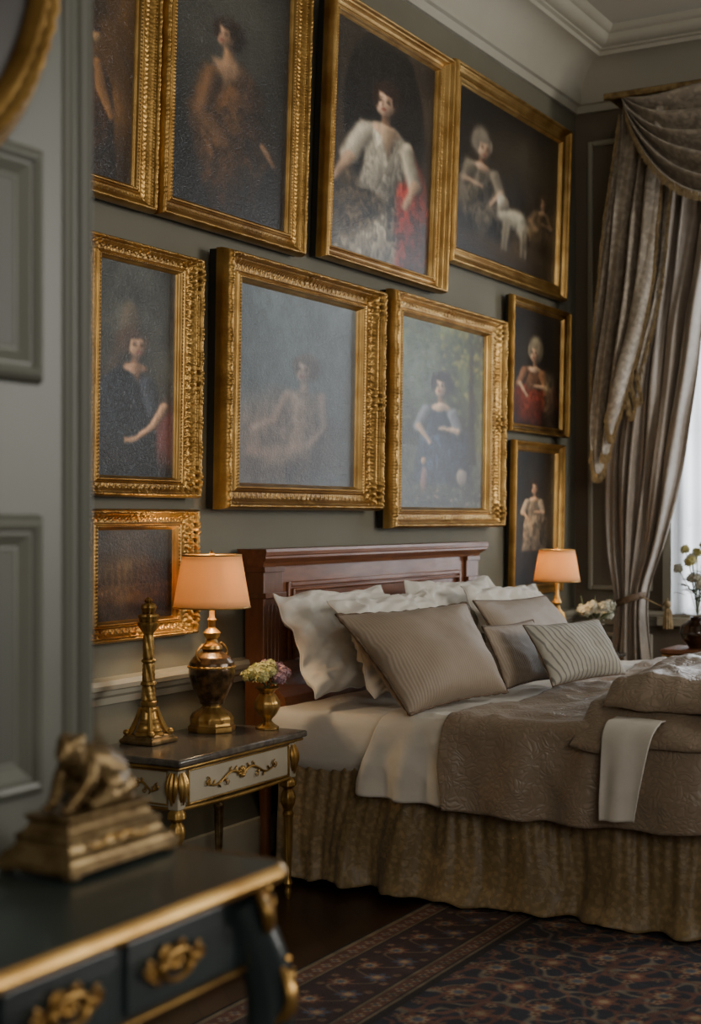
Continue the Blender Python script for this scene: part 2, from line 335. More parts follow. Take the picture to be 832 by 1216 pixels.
        s.poly([(bx-.62*k,y+.8*k),(bx-.2*k,y+.64*k),(bx+.2*k,y+.64*k),(bx+.62*k,y+.84*k),(bx+.38*k+lean,y+1.7*k),(bx-.38*k+lean,y+1.7*k)],dress,fold=.3)
        s.neck(x,y,k,skin)
        s.stroke([(bx-e*.52*k,y+.95*k,.23*k),(bx-e*.80*k,y+1.5*k,.22*k)],sleeve,vol=.8); s.stroke([(bx-e*.80*k,y+1.5*k,.11*k),(bx-e*.35*k,y+2.0*k,.07*k)],skin,vol=.7)
        s.stroke([(bx+e*.52*k,y+.95*k,.23*k),(bx+e*.74*k,y+1.5*k,.21*k)],sleeve,vol=.8); s.stroke([(bx+e*.74*k,y+1.52*k,.11*k),(bx+e*.05*k,y+1.5*k,.06*k)],skin,vol=.7)
        s.face(x,y,k,skin,hair,turn,tilt=.12*e)
    def soften(s,n=2):
        for _ in range(n):
            p=np.pad(s.img,((1,1),(1,1),(0,0)),mode='edge'); s.img=(p[1:-1,1:-1]*2+p[:-2,1:-1]+p[2:,1:-1]+p[1:-1,:-2]+p[1:-1,2:])/6
        s.img=s.img*(1+.14*(s.st-.5)[...,None]+.2*(s.dr-.5)[...,None])
    def vignette(s,a=.55):
        r=np.hypot((s.U0-.5)*1.6,(s.V0/s.asp-.5)*1.6); s.img*= (1-a*sm((r-.45)/.7))[...,None]
def colour_mesh(name,P,img,mat,parent=None):
    ny,nx=P.shape[:2]; me=bpy.data.meshes.new(name); me.from_pydata(P.reshape(-1,3).tolist(),[],gfaces(ny,nx))
    at=me.color_attributes.new('Col','FLOAT_COLOR','POINT'); c=np.ones((ny*nx,4),np.float32); c[:,:3]=lin(np.clip(img,0,1)).reshape(-1,3)
    at.data.foreach_set('color',c.ravel()); me.shade_smooth(); return link(name,me,mat,parent)
def frame_mesh(W,H,fy,fz,dep,prof,orn,p0,p1,npf,step):
    ps=np.linspace(p0,p1,npf); hs=np.interp(ps,[q[0] for q in prof],[q[1] for q in prof])*dep; b=B()
    for side in range(4):
        L=W if side%2==0 else H; n=int(L/step); a=np.linspace(0,1,n+1)
        ins_al=ps*(fy if side%2==0 else fz); ins_ac=ps*(fz if side%2==0 else fy)
        al=ins_al[None]+a[:,None]*(L-2*ins_al[None]); s=al-L/2
        x=hs[None]+orn(s,np.broadcast_to(ps,s.shape),L)
        ac=np.broadcast_to(ins_ac,s.shape)
        if side==0: y,z=s,ac
        elif side==2: y,z=s,H-ac
        elif side==1: y,z=-W/2+ac,al
        else: y,z=W/2-ac,al
        Pm=np.stack([x,y,z],-1)
        if side in (1,2): Pm=Pm[::-1]
        if p0==0:
            e=Pm[:,:1].copy(); e[...,0]=dep*.35; Pm=np.concatenate([e,Pm],1)
        b.grid(Pm)
    return b
PROF=[(0,.60),(.03,.78),(.07,.92),(.12,1.0),(.18,1.0),(.22,.9),(.24,.74),(.28,.72),(.32,.64),(.42,.5),(.55,.44),(.66,.44),(.70,.54),(.73,.56),(.76,.50),(.79,.56),(.85,.58),(.89,.52),(.91,.40),(.96,.34),(1,.22)]
def gs(p,c,w): return np.exp(-((p-c)/w)**2)
def make_orn(st,seed):
    A=dict(rich=(.0060,.0026,.0035),mid=(.0034,.0012,.003),plain=(.0014,.0005,.0022))[st]; l1={'rich':.017,'mid':.016,'plain':.016}[st]
    def f(s,p,L):
        q=np.abs(s)
        leaf=np.abs(np.cos(PI*q/l1+5*(p-.15)))**.7*(.65+.45*np.cos(2*PI*q/(l1*5)+1.3*np.sin(q*11)))
        o=A[0]*gs(p,.14,.055)*leaf
        sc=np.sin(2*PI*q/(l1*3.7)+9*(p-.45))*np.cos(2*PI*q/(l1*1.3)-14*p)+.6*np.sin(2*PI*q/(l1*.9))*np.cos(34*p)
        o=o+A[1]*gs(p,.47,.15)*sc*.8
        o=o+A[2]*gs(p,.82,.035)*np.abs(np.cos(PI*q/.012))
        o=o+A[2]*.5*gs(p,.26,.025)*np.abs(np.cos(PI*q/.010))
        if st=='rich':
            o=o+.005*gs(p,.3,.22)*(gs(s,0,.045)+gs(q,L/2-.07,.05))*(1+np.sin(q*220)*np.cos(p*26))*.8
            o=o+.0025*gs(p,.05,.03)*np.abs(np.sin(PI*q/.013))
        return o*np.clip((L/2-q-p*.02)*40,0,1)
    return f
def picture(tl,tr,br,bl,fy,fz,st,dep,tilt,label,paintfn,seed,gold=GOLD,ylo=None,ztop=None,sx=1.5,blur=2):
    X0=dep
    a=onax(*bl,0,X0); c=onax(*br,0,X0)
    at=onax(*tl,0,X0+math.sin(tilt)*.9); ct=onax(*tr,0,X0+math.sin(tilt)*.9)
    y0=(a.y+at.y)/2 if ylo is None else ylo; y1=(c.y+ct.y)/2; z0=(a.z+c.z)/2; z1=(at.z+ct.z)/2 if ztop is None else ztop
    W=y1-y0; H=z1-z0
    r=thing('framed_painting',label,'painting',(.012,(y0+y1)/2,z0),group=None,world=False); r.rotation_euler=(0,tilt,0)
    orn=make_orn(st,seed)
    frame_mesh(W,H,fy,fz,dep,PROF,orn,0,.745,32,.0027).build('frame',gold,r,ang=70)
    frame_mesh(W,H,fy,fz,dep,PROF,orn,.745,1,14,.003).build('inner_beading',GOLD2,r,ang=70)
    bb=B(); bb.box(.0,dep*.2,-W/2+fy*.5,W/2-fy*.5,fz*.5,H-fz*.5); 
    for q in ((-W/2+.003,-W/2+.03,.003,H-.003),(W/2-.03,W/2-.003,.003,H-.003),(-W/2+.03,W/2-.03,.003,.03),(-W/2+.03,W/2-.03,H-.03,H-.003)): bb.box(0,dep*.45,*q)
    bb.build('backing_board',BACKW,r,smooth=False)
    cw,ch=W-2*fy,H-2*fz; P=Paint(cw,ch,seed,n=max(120,min(240,int(cw*260))),sx=sx); paintfn(P); P.soften(blur)
    Pm=np.stack([np.full(P.U0.shape,dep*.24),-cw/2-.004+P.U0*(cw+.008),fz+ch+.004-P.V0/P.asp*(ch+.008)],-1)
    colour_mesh('canvas',Pm,P.img,CANVAS,r)
    return r
def bg(P,top,bot,tex=.25):
    t=(P.V0/P.asp)[...,None]; P.img=(hx(top)*(1-t)+hx(bot)*t)*(1+tex*4*(P.g[...,None]-.5))
def p1(P):
    bg(P,'4a3518','4d300c',.3); a=P.asp; P.blob(.55,.25*a,.4,.25,'8a6732',soft=.7,a=.6); P.blob(.6,.8*a,.25,.2,'9a6828',soft=.6,a=.7)
    P.poly([(.5,.72*a),(.58,.62*a),(.68,.7*a),(.72,a),(.45,a)],'4a2c12',fold=.5); P.stroke([(.57,.64*a,.03),(.6,.72*a,.04),(.68,.80*a,.025)],'8a6034',vol=.6); P.blob(.56,.56*a,.03,.04,'a8845a',vol=.7); P.blob(.55,.535*a,.035,.03,'3a2412'); P.vignette(.5)
def p2(P):
    bg(P,'34342e','171614',.3); a=P.asp; P.blob(.38,.3*a,.3,.4,'56534a',soft=.9,a=.6); P.blob(.6,.2*a,.25,.2,'48483e',soft=.9,a=.5)
    x,y,k=.47,.34*a,.14; P.zoom(1.15,x,y-.05)
    P.poly([(x-.10,y+.17),(x-.02,y+.19),(x+.06,y+.10),(x+.15,y+.19),(x+.19,y+.38),(x+.23,y+.47),(x+.16,y+.54),(x+.14,y+.74),(x-.06,y+.78),(x-.12,y+.56),(x-.16,y+.36)],'54391f',fold=.6,soft=.025)
    P.poly([(x+.04,y+.14),(x+.14,y+.19),(x+.2,y+.42),(x+.06,y+.5)],'38281c',fold=.5,a=.8,soft=.03)
    P.stroke([(x-.06,y+.19,.038),(x-.10,y+.37,.034),(x+.0,y+.47,.022)],'64462a',vol=.9,soft=.02); P.stroke([(x+.16,y+.42,.014),(x+.21,y+.49,.011)],'94704f')
    P.stroke([(x-.0,y+.045,.019),(x+.005,y+.11,.027)],'94704f',vol=.8); P.poly([(x-.065,y+.125),(x+.03,y+.09),(x+.075,y+.145),(x-.01,y+.22)],'a88260',fold=.1,soft=.02)
    P.face(x-.005,y,k,'b48c6c','2a1c12',-1.0); P.vignette(.6)
def p3(P):
    bg(P,'40362a','2c2116',.3); a=P.asp
    P.blob(.5,.36*a,.20,.42,'14100d',soft=.05,vol=0)
    x,y,k=.50,.25*a,.15; P.zoom(1.22,.49,.16*a)
    P.poly([(x+.03,y+.2),(x+.11,y+.14),(x+.17,y+.24),(x+.22,y+.42),(x+.25,y+.60),(x+.24,y+.78),(x+.02,y+.80),(x-.0,y+.4)],'8e3022',fold=.7,soft=.022)
    P.poly([(x-.1,y+.34),(x+.06,y+.34),(x+.12,y+.42),(x+.06,y+.54),(x+.05,y+.74),(x-.13,y+.77),(x-.2,y+.70),(x-.18,y+.46)],'b5a88f',fold=.6,soft=.02)
    P.poly([(x-.16,y+.33),(x-.05,y+.32),(x+.02,y+.40),(x-.05,y+.50),(x-.15,y+.58),(x-.21,y+.46)],'64553f',fold=.8,fx=.6,fy=1,fr=70,soft=.025)
    P.poly([(x-.1,y+.12),(x-.03,y+.09),(x+.04,y+.09),(x+.1,y+.13),(x+.09,y+.27),(x+.05,y+.37),(x-.1,y+.37),(x-.08,y+.24)],'d0c4ac',fold=.3)
    P.poly([(x+.06,y+.30),(x+.15,y+.27),(x+.2,y+.46),(x+.16,y+.62),(x+.05,y+.5)],'962f22',fold=.6,soft=.02)
    P.neck(x,y,k,'d2ae8e'); P.poly([(x-.035,y+.10),(x+.045,y+.10),(x+.015,y+.22)],'ccaa88',fold=.05)
    P.stroke([(x-.085,y+.16,.036),(x-.14,y+.27,.034)],'c9bda6',vol=.7,soft=.014); P.stroke([(x-.14,y+.27,.022),(x-.19,y+.37,.012)],'c6a282')
    P.stroke([(x+.09,y+.16,.036),(x+.13,y+.28,.034)],'b0a48c',vol=.9,soft=.014); P.stroke([(x+.13,y+.28,.021),(x+.09,y+.38,.012)],'bc9676')
    P.face(x,y,k,'d6b092','2c1a12',-.5,.1); P.blob(x+.0,y-.07,.02,.012,'2c1a12'); P.vignette(.4)
def p4(P):
    bg(P,'2a241b','281f15',.35); a=P.asp; P.blob(.6,.25*a,.2,.12,'463e2e',soft=.8,a=.7); P.blob(.5,.92*a,.3,.08,'5a4830',soft=.6,a=.7)
    P.zoom(1.18,.5,.4*a); x,y=.395,.32*a
    P.blob(x,y-.025,.028,.035,'8a7f6e',vol=.7,soft=.45); P.lady(x,y,.085,'7d725f','8a7f6e',skin='c4a284',turn=.6,skirt='6e6350',L=2.4)
    P.stroke([(.485,.63*a,.03),(.54,.64*a,.036),(.575,.70*a,.024)],'a89d86',vol=.9,soft=.014); P.blob(.475,.57*a,.022,.024,'b0a590',vol=.8); P.blob(.466,.60*a,.012,.01,'9a8e78'); P.blob(.488,.56*a,.008,.018,'827460')
    for q in (.483,.497,.555,.572): P.stroke([(q,.68*a,.010),(q-.003,.82*a,.006)],'807560',vol=.8)
    P.stroke([(.585,.66*a,.007),(.605,.58*a,.005)],'a09480')
    P.lady(.635,.46*a,.055,'5e4a32','3e3020',skin='97785a',skirt='50402a',L=2.4,turn=-.5); P.vignette(.5)
def p5(P):
    bg(P,'46483f','2a2720',.3); a=P.asp; x,y,k=.47,.36*a,.22; P.zoom(1.18,.47,.28*a)
    P.blob(.72,.72*a,.10,.2,'84403c',soft=.7,a=.75)
    P.blob(x-.03,y-.13,.072,.15,'5c5242',soft=.35,vol=.6); P.blob(x-.035,y-.23,.04,.05,'6e604a',soft=.6,a=.7); P.stroke([(x-.09,y-.02,.045),(x-.14,y+.32,.08)],'453c32',soft=.03)
    P.poly([(x-.22,y+.26),(x-.1,y+.16),(x+.03,y+.16),(x+.13,y+.26),(x+.15,y+.5),(x+.18,y+1.1),(x-.42,y+1.1),(x-.34,y+.5)],'282e36',fold=.5,soft=.02)
    P.neck(x+.01,y,k,'bc9272'); P.poly([(x-.06,y+.14),(x+.06,y+.14),(x+.03,y+.27)],'b88e6e',fold=.05)
    P.stroke([(x+.09,y+.27,.055),(x+.14,y+.46,.05)],'363b42',vol=.8,soft=.018); P.stroke([(x+.22,y+.42,.032),(x+.14,y+.56,.028),(x+.02,y+.66,.018)],'c09674',vol=.7); P.blob(x-.01,y+.67,.035,.02,'c49c7c',ang=-.3)
    for i in range(4): P.stroke([(x-.02,y+.67,.007),(x-.06,y+.655+.014*i,.005)],'b88f6e',soft=.005)
    P.face(x,y,k,'c89e7c','4a3a2c',.9,-.12); P.vignette(.3)
def p6(P):
    bg(P,'5a6568','484d4e',.16); a=P.asp; x,y,k=.52,.38*a,.12; P.zoom(1.15,.5,.38*a)  # slate-blue ground is window glare painted into the canvas colour
    P.blob(.38,.75*a,.2,.14,'675848',soft=.7,a=.6); P.poly([(.27,.62*a),(.42,.5*a),(.62,.62*a),(.68,.82*a),(.45,.92*a),(.27,.9*a)],'6c5a50',soft=.06,fold=.4,a=.6)
    A=.62
    P.poly([(x-.07,y+.09),(x+.07,y+.09),(x+.05,y+.2),(x+.07,y+.32),(x-.07,y+.33),(x-.045,y+.2)],'9c8470',soft=.02,fold=.15,a=A); P.stroke([(x-.02,y+.32,.04),(x-.12,y+.36,.035),(x-.2,y+.33,.02)],'8e7868',soft=.025,a=A)
    P.stroke([(x-.07,y+.11,.018),(x-.11,y+.21,.015),(x-.18,y+.25,.012)],'9a8270',soft=.015,a=A); P.stroke([(x+.07,y+.11,.018),(x+.08,y+.22,.016),(x+.02,y+.3,.011)],'8a7464',soft=.015,a=A)
    old=P.img.copy(); P.stroke([(x,y+.04,.014),(x,y+.08,.02)],'8a7464',soft=.01); P.face(x,y,k,'a68c7a','4e443c',-.6,.15); P.img=old*.3+P.img*.7
def p7(P):
    bg(P,'4c5632','343722',.45); a=P.asp; rng=random.Random(5)
    P.blob(.38,.28*a,.13,.16,'7c8884',soft=.8,a=.6)
    for i in range(260):
        xx=.24+.52*rng.random()
        P.blob(xx,rng.random()**1.4*.6*a,.006+.012*rng.random(),.01+.014*rng.random(),rng.choice(['7a7e3c','56643a','9a9248','34442a','626c40','8a8a44']) if xx>.48 else rng.choice(['3a4a34','4a5a3c','56643a','66705a']),ang=rng.random()*3,a=.55,soft=.5)
    P.poly([(.0,.66*a),(1,.68*a),(1,a),(0,a)],'464a3a',fold=.4,fx=.1,fy=1,shade=0); P.poly([(.66,.1*a),(.68,.1*a),(.70,.75*a),(.65,.75*a)],'2e281a')
    P.zoom(1.15,.49,.33*a)
    P.lady(.485,.33*a,.13,'2a3648','1e1814',skin='c8a686',turn=-.5,skirt='313d50',L=2.5,W=.75,sleeve='6c6e72')
    P.blob(.60,.76*a,.03,.04,'a2927e',a=.8,vol=.7); P.blob(.40,.78*a,.02,.06,'94685a',a=.7,vol=.7); P.blob(.40,.69*a,.012,.018,'b08c6c',vol=.7)
    for i in range(60): P.blob(.25+.5*rng.random(),(.82+.16*rng.random())*a,.009,.007,rng.choice(['8a887a','7c6a5c','5c6858','a88070']),a=.6,soft=.5)
def p8(P):
    bg(P,'2c251c','201a13',.35); a=P.asp; P.zoom(1.25,.48,.33*a)
    P.blob(.485,.30*a,.045,.055,'8a7e64',vol=.7,soft=.45); P.lady(.48,.35*a,.14,'80583c','7e7058',skin='c09a78',turn=-.6,skirt='6e2e1e',L=2.4); P.poly([(.56,.45*a),(.64,.5*a),(.67,.85*a),(.56,.9*a)],'6a5a42',fold=.7,a=.7,soft=.02); P.vignette(.45)
def p9(P):
    bg(P,'201c15','1e1710',.35); a=P.asp; P.zoom(1.15,.5,.3*a)
    P.lady(.5,.27*a,.14,'8a7860','2a1c14',skin='ba9472',turn=-.5,skirt='8a765c',L=3.0,W=.7,sleeve='928068'); P.vignette(.45)
def p10(P):
    bg(P,'38362e','2a2018',.3); a=P.asp
    P.poly([(0,.62*a),(.4,.55*a),(1,.6*a),(1,a),(0,a)],'44301e',fold=.5,fx=.2,fy=1,shade=0,soft=.03); P.blob(.44,.48*a,.2,.12,'74603c',soft=.8,a=.75); P.blob(.5,.76*a,.16,.05,'8a6434',soft=.8,a=.6)
    for i in range(11): x=.2+i*.055; P.poly([(x,.6*a),(x,(.44+.07*math.sin(i*2.1))*a),(x+.018,(.38+.07*math.sin(i*2.1))*a),(x+.036,(.46)*a),(x+.036,.6*a)],'2e251c',fold=.2,a=.7,shade=0)
    for i in range(18): P.blob(.18+i*.038,(.68+.1*math.sin(i*3.1))*a,.008,.016,'9a7848',a=.5)
R_=math.radians
picture((60,-90),(192,-60),(188,268),(60,200),.10,.08,'mid',.06,R_(2),'gilt framed golden brown scene cut off at the top left beside the partition',p1,11,ylo=3.15,ztop=3.42)
picture((197,-100),(372,-20),(360,303),(192,255),.10,.085,'mid',.065,R_(2),'tall gilt framed portrait of a brown robed sitter against near black, top row',p2,22,ztop=3.42,sx=1.8,blur=4)
picture((396,-6),(541,62),(528,350),(383,300),.105,.07,'plain',.08,R_(2.4),'tall gilt framed portrait of a seated woman in white blouse and red drape',p3,33,gold=GOLD2,sx=2.0,blur=3)
picture((543,72),(679,153),(671,355),(533,313),.10,.09,'plain',.06,R_(2),'gilt framed dark scene of a lady with a white dog, top row right',p4,44,gold=GOLD2,sx=2.2,blur=4)
picture((80,262),(243,310),(238,592),(80,588),.12,.07,'rich',.06,R_(1),'carved gilt framed portrait of a lady in dark blue dress with tall headdress',p5,55,ylo=3.42,sx=1.6,blur=3)
picture((270,293),(458,345),(455,608),(265,603),.155,.10,'rich',.09,R_(1),'widest carved gilt frame with a bare shouldered figure veiled by blue grey glare painted into the canvas colour',p6,66,sx=1.9,blur=4)
picture((468,345),(602,378),(598,628),(465,625),.15,.095,'rich',.085,R_(.8),'carved gilt frame with a dark haired lady in blue dress before green garden foliage',p7,77,gold=GOLD2,sx=1.95,blur=3)
picture((608,350),(679,370),(673,520),(606,512),.07,.05,'mid',.05,R_(1.2),'small gilt framed portrait of a powder haired lady in red skirt near the curtain',p8,88,sx=2.0,blur=3)
picture((612,523),(673,527),(664,706),(606,706),.075,.055,'plain',.05,R_(1.2),'small gilt framed portrait of a pale robed lady hung above the far table lamp',p9,99,sx=2.0,blur=3)
picture((80,603),(238,605),(235,755),(80,767),.12,.07,'rich',.05,R_(.6),'carved gilt framed dark landscape hung lowest, left of the near lamp',p10,110,ylo=3.42)
r=thing('oval_framed_picture','dark oval picture in a gilded frame on the grey panelled partition, top left','picture',(PX+.012,1.30,2.15))
b=B(); rows=[]
for i in range(160):
    a=2*PI*i/160; row=[]
    for p in np.linspace(0,1,16):
        k=1-p*.18; h=.012+.028*math.sin(PI*min(1,p*1.05))+.006*abs(math.sin(a*40))*math.exp(-((p-.5)/.2)**2)+.004*math.sin(p*19)
        row.append((PX+h,1.30+.33*k*math.cos(a),2.15+.45*k*math.sin(a)))
    rows.append(row)
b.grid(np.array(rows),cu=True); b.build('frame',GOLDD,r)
b=B(); c=[(PX+.014,1.30,2.15)]+[(PX+.014,1.30+.285*math.cos(2*PI*i/60),2.15+.39*math.sin(2*PI*i/60)) for i in range(60)]
b.add(c,[(0,1+i,1+(i+1)%60) for i in range(60)]); b.build('canvas',M('dark_oval_canvas','1c1610','2c2218',sc=6,rough=.4),r)
# ---------------------------------------------------------------- ornament helpers
def spiral(b,Mx,cx,cy,s,dirn,turns=1.4,rad=.14,start=0):
    pts=[];rr=[]
    for i in range(22):
        t=i/21; a=start+dirn*t*turns*2*PI; q=s*(1-.85*t); pts.append((cx+q*math.cos(a),cy+q*math.sin(a),.004+.3*s*t)); rr.append(s*rad*(1-.4*t)+.0004)
    b.tube(pts,rr,6,Mx)
def mount(b,Mx,w,h):
    for i in range(7):
        a=PI*(i/6); l=h*.34; R3=Matrix.Rotation(a-PI/2,3,'Z'); b.ell((math.cos(a)*l*.5,math.sin(a)*l*.5,.003),(h*.07,l*.5,h*.09),R3,8,6,Mx)
    b.ell((0,-h*.08,.004),(h*.15,h*.12,h*.13),None,10,8,Mx)
    for e in (-1,1):
        pts=[];rr=[]
        for i in range(26):
            t=i/25; pts.append((e*(h*.1+t*(w*.5-h*.25)),math.sin(t*2*PI)*h*.2,.003)); rr.append(h*.06*(1-.5*t)+.0005)
        b.tube(pts,rr,6,Mx)
        spiral(b,Mx,e*(w*.5-h*.2),h*.02,h*.2,e,start=PI/2)
        spiral(b,Mx,e*w*.2,-h*.2,h*.15,-e,start=PI/2)
        for t in np.linspace(.15,.95,6):
            x=e*(h*.1+t*(w*.5-h*.25)); y=math.sin(t*2*PI)*h*.2; s=1 if int(t*10)%2 else -1
            R3=Matrix.Rotation(e*s*.7,3,'Z'); b.ell((x,y+s*h*.13,.003),(h*.045,h*.14,h*.05),R3,7,5,Mx)
def acanthus(b,fr,z0,o0,L,w,curl=.02,n=5):
    for e in range(-n//2+1,n//2+1):
        pts=[];rr=[]
        for t in np.linspace(0,1,12):
            x=e*w/n*math.sin(PI*(.2+.7*t))*1.6; pts.append((x,-L*t*(1-.09*abs(e)),o0+.010*math.sin(PI*t)-abs(e)*.004+curl*t**4)); rr.append(w/n*.75*math.sin(PI*(.15+.8*t))+.0012)
        b.tube(pts,rr,7,fr(z0))
def frameX(x,y,z): return Matrix(((0,0,1,x),(1,0,0,y),(0,1,0,z),(0,0,0,1)))
def frameYn(x,y,z): return Matrix(((1,0,0,x),(0,0,-1,y),(0,1,0,z),(0,0,0,1)))
# ---------------------------------------------------------------- nightstand
def nightstand():
    x0,x1,y0,y1,zt=.12,.45,3.40,4.05,.56
    r=thing('nightstand','cream and gilt nightstand with dark marble top beside the near side of the bed','nightstand',((x0+x1)/2,(y0+y1)/2,0))
    B().box(x0-.02,x1+.03,y0-.03,y1+.03,zt-.022,zt).build('table_top',MARBLE,r,bevel=.007)
    b=B(); b.box(x0-.012,x1+.02,y0-.02,y1+.02,zt-.034,zt-.0225); b.build('top_moulding',GOLDD,r,bevel=.005)
    B().box(x0+.01,x1-.008,y0+.008,y1-.008,zt-.150,zt-.0345).build('body',CREAM,r,smooth=False,bevel=.003)
    d=B().box(x1-.008,x1+.002,y0+.05,y1-.05,zt-.140,zt-.042).build('drawer',CREAM,r,smooth=False,bevel=.003)
    b=B(); mount(b,frameX(x1+.004,(y0+y1)/2,zt-.091),.40,.072); b.build('gilt_mount',GOLDD,d)
    b=B(); ringbar(b,'X',y0+.046,y1-.046,zt-.144,zt-.039,x1+.001,.005,.006); b.build('drawer_border',GOLDD,d,bevel=.0015)
    b=B(); mount(b,frameYn((x0+x1)/2,y0+.004,zt-.092),.20,.06); b.build('side_mount',GOLDD,r)
    b=B(); ringbar(b,'Y',x0+.04,x1-.04,zt-.144,zt-.039,y0+.008,.005,.005); b.build('side_border',GOLDD,r,bevel=.0015)
    b=B(); b.tube([(x1-.004,y0+.03+(y1-y0-.06)*t,zt-.153-.006*math.sin(t*PI)) for t in np.linspace(0,1,30)],.007,8); b.build('front_apron_edge',GOLDD,r)
    b=B(); b.tube([(x0+.03+(x1-x0-.05)*t,y0+.012,zt-.153-.004*math.sin(t*PI)) for t in np.linspace(0,1,20)],.006,8); b.build('side_apron_edge',GOLDD,r)
    for (lx,ly) in ((x1-.018,y0+.018),(x1-.018,y1-.018),(x0+.03,y0+.018),(x0+.03,y1-.018)):
        b=B(); b.box(lx-.019,lx+.019,ly-.019,ly+.019,zt-.155,zt-.034)
        leg=[(.019,.405),(.026,.395),(.028,.38),(.014,.368),(.022,.355),(.026,.338),(.024,.32),(.017,.305),(.014,.295),(.019,.285),(.016,.27),(.009,.07),(.013,.062),(.016,.052),(.010,.04),(.013,.022),(.009,0)]
        flut=lambda a,z,rr:(1+.10*math.cos(8*a)) if .07<z<.27 else (1+.08*math.cos(6*a) if z>.30 else 1)
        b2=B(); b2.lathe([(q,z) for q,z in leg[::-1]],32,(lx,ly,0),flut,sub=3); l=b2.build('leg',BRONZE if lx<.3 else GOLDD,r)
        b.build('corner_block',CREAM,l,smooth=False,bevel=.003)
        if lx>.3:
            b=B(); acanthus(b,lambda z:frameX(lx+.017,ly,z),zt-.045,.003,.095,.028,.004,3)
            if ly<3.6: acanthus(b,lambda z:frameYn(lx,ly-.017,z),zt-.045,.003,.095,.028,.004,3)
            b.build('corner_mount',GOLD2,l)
    return r
ns=nightstand()
copy_thing(ns,(ns.location.x,ns.location.y+3.2,0),'cream and gilt nightstand mostly hidden behind the far side of the bed')
# ---------------------------------------------------------------- table lamp
def lamp(x,y,z0,s,label,urn=True,power=9):
    r=thing('table_lamp',label,'lamp',(x,y,z0))
    P=lambda L:[(q*s,z*s) for q,z in L]
    if urn:
        b=B(); b.lathe(P([(.078,0),(.08,.004),(.08,.018),(.074,.022),(.072,.03)]),8,(x,y,z0)); b.lathe(P([(.07,.03),(.071,.045),(.062,.06),(.05,.068),(.034,.078),(.03,.085)]),40,(x,y,z0),lambda a,z,q:1+.05*math.cos(12*a),sub=2)
        b.build('base',GOLDD,r)
        b=B(); b.lathe(P([(.03,.085),(.042,.092),(.045,.105),(.058,.13),(.070,.16),(.077,.19),(.078,.21),(.074,.228),(.062,.246),(.044,.258),(.03,.268)]),72,(x,y,z0),lambda a,z,q:1+.012*math.sin(7*a+z*90)*math.sin(5*a-z*70),sub=6); ub=b.build('urn_body',URNM,r)
        b=B(); n=96; P2=[]
        for i in range(n):
            a=2*PI*i/n; q=.0045*(.6+.5*abs(math.sin(a*12))); P2.append([(x+(.077+q*math.cos(c))*math.cos(a),y+(.077+q*math.cos(c))*math.sin(a),z0+.214+q*math.sin(c)) for c in np.linspace(0,2*PI,8,endpoint=False)])
        b.grid(np.array(P2),cu=True,cv=True); b.build('relief_band',GOLDD,ub)
        b=B(); b.lathe(P([(.028,.268),(.036,.274),(.034,.284),(.022,.292),(.018,.305),(.026,.315),(.03,.327),(.02,.337),(.012,.345),(.012,.365),(.016,.37),(.01,.378),(.008,.43)]),28,(x,y,z0)); b.build('neck',GOLD2,r)
        for e in (-1,1):
            b=B(); b.tube([(x,y+e*(.032+.045*math.sin(t*PI)+.02*(1-t))*s,z0+(.29-.07*t)*s) for t in np.linspace(0,1,14)],.004*s,7); b.build('handle',GOLDD,r)
    else:
        b=B(); b.lathe(P([(.07,0),(.07,.012),(.05,.03),(.025,.045),(.02,.1),(.035,.13),(.05,.17),(.055,.2),(.045,.235),(.022,.262),(.016,.28),(.028,.295),(.018,.315),(.012,.34),(.01,.43)]),36,(x,y,z0),sub=2); b.build('base',GOLD2,r)
    zb,zt,rb,rt=.412*s,.585*s,.128*s,.098*s
    b=B(); rows=[]
    for t in np.linspace(0,1,8):
        rows.append([(x+(rb+(rt-rb)*t)*math.cos(a),y+(rb+(rt-rb)*t)*math.sin(a),z0+zb+(zt-zb)*t) for a in np.linspace(0,2*PI,64,endpoint=False)])
    b.grid(np.array(rows),cv=True); sh=b.build('lamp_shade',SHADE,r,solid=.002)
    for (rr,zz) in ((rb,zb),(rt,zt)): 
        b=B(); n=48; P2=[]
        for i in range(n):
            a=2*PI*i/n; P2.append([(x+(rr+.003*math.cos(c))*math.cos(a),y+(rr+.003*math.cos(c))*math.sin(a),z0+zz+.003*math.sin(c)) for c in np.linspace(0,2*PI,6,endpoint=False)])
        b.grid(np.array(P2),cu=True,cv=True); b.build('trim_band',GOLD2,sh)
    b=B(); b.lathe(P([(.004,.43),(.004,.58),(.008,.585),(.009,.592),(.004,.598),(.001,.604)]),12,(x,y,z0))
    for k in range(3):
        a=k*2*PI/3; b.tube([(x,y,z0+.57*s),(x+rt*math.cos(a),y+rt*math.sin(a),z0+zt-.004)],.0018,5)
    b.build('finial',GOLD2,r)
    ld=bpy.data.lights.new('lamp_bulb','POINT'); ld.energy=power; ld.color=(1,.755,.465); ld.shadow_soft_size=.03
    lo=bpy.data.objects.new('lamp_bulb_light',ld); COL.objects.link(lo); lo.location=(x,y,z0+.50*s)
    return r
ZT=.561
lamp(.215,3.90,ZT,1.0,'mottled bronze urn table lamp with glowing amber shade on the near nightstand',power=6.5)
lamp(.24,6.9,ZT,.93,'small gilt table lamp with glowing peach shade on the far nightstand',urn=False,power=6)
tx,ty=.185,3.60
r=thing('tower_statuette','aged brass column statuette with splayed base left of the near lamp','statuette',(tx,ty,ZT))
b=B(); b.lathe([(.064,0),(.066,.003),(.066,.012),(.058,.018),(.056,.024),(.047,.028)],4,(tx,ty,ZT),sq=True); b.build('base',BRONZE,r,bevel=.002)
b=B(); b.lathe([(.050,.026),(.040,.045),(.032,.065),(.026,.09),(.022,.112)],32,(tx,ty,ZT),lambda a,z,q:1+.10*math.cos(4*a)+.05*math.sin(z*500),sub=4)
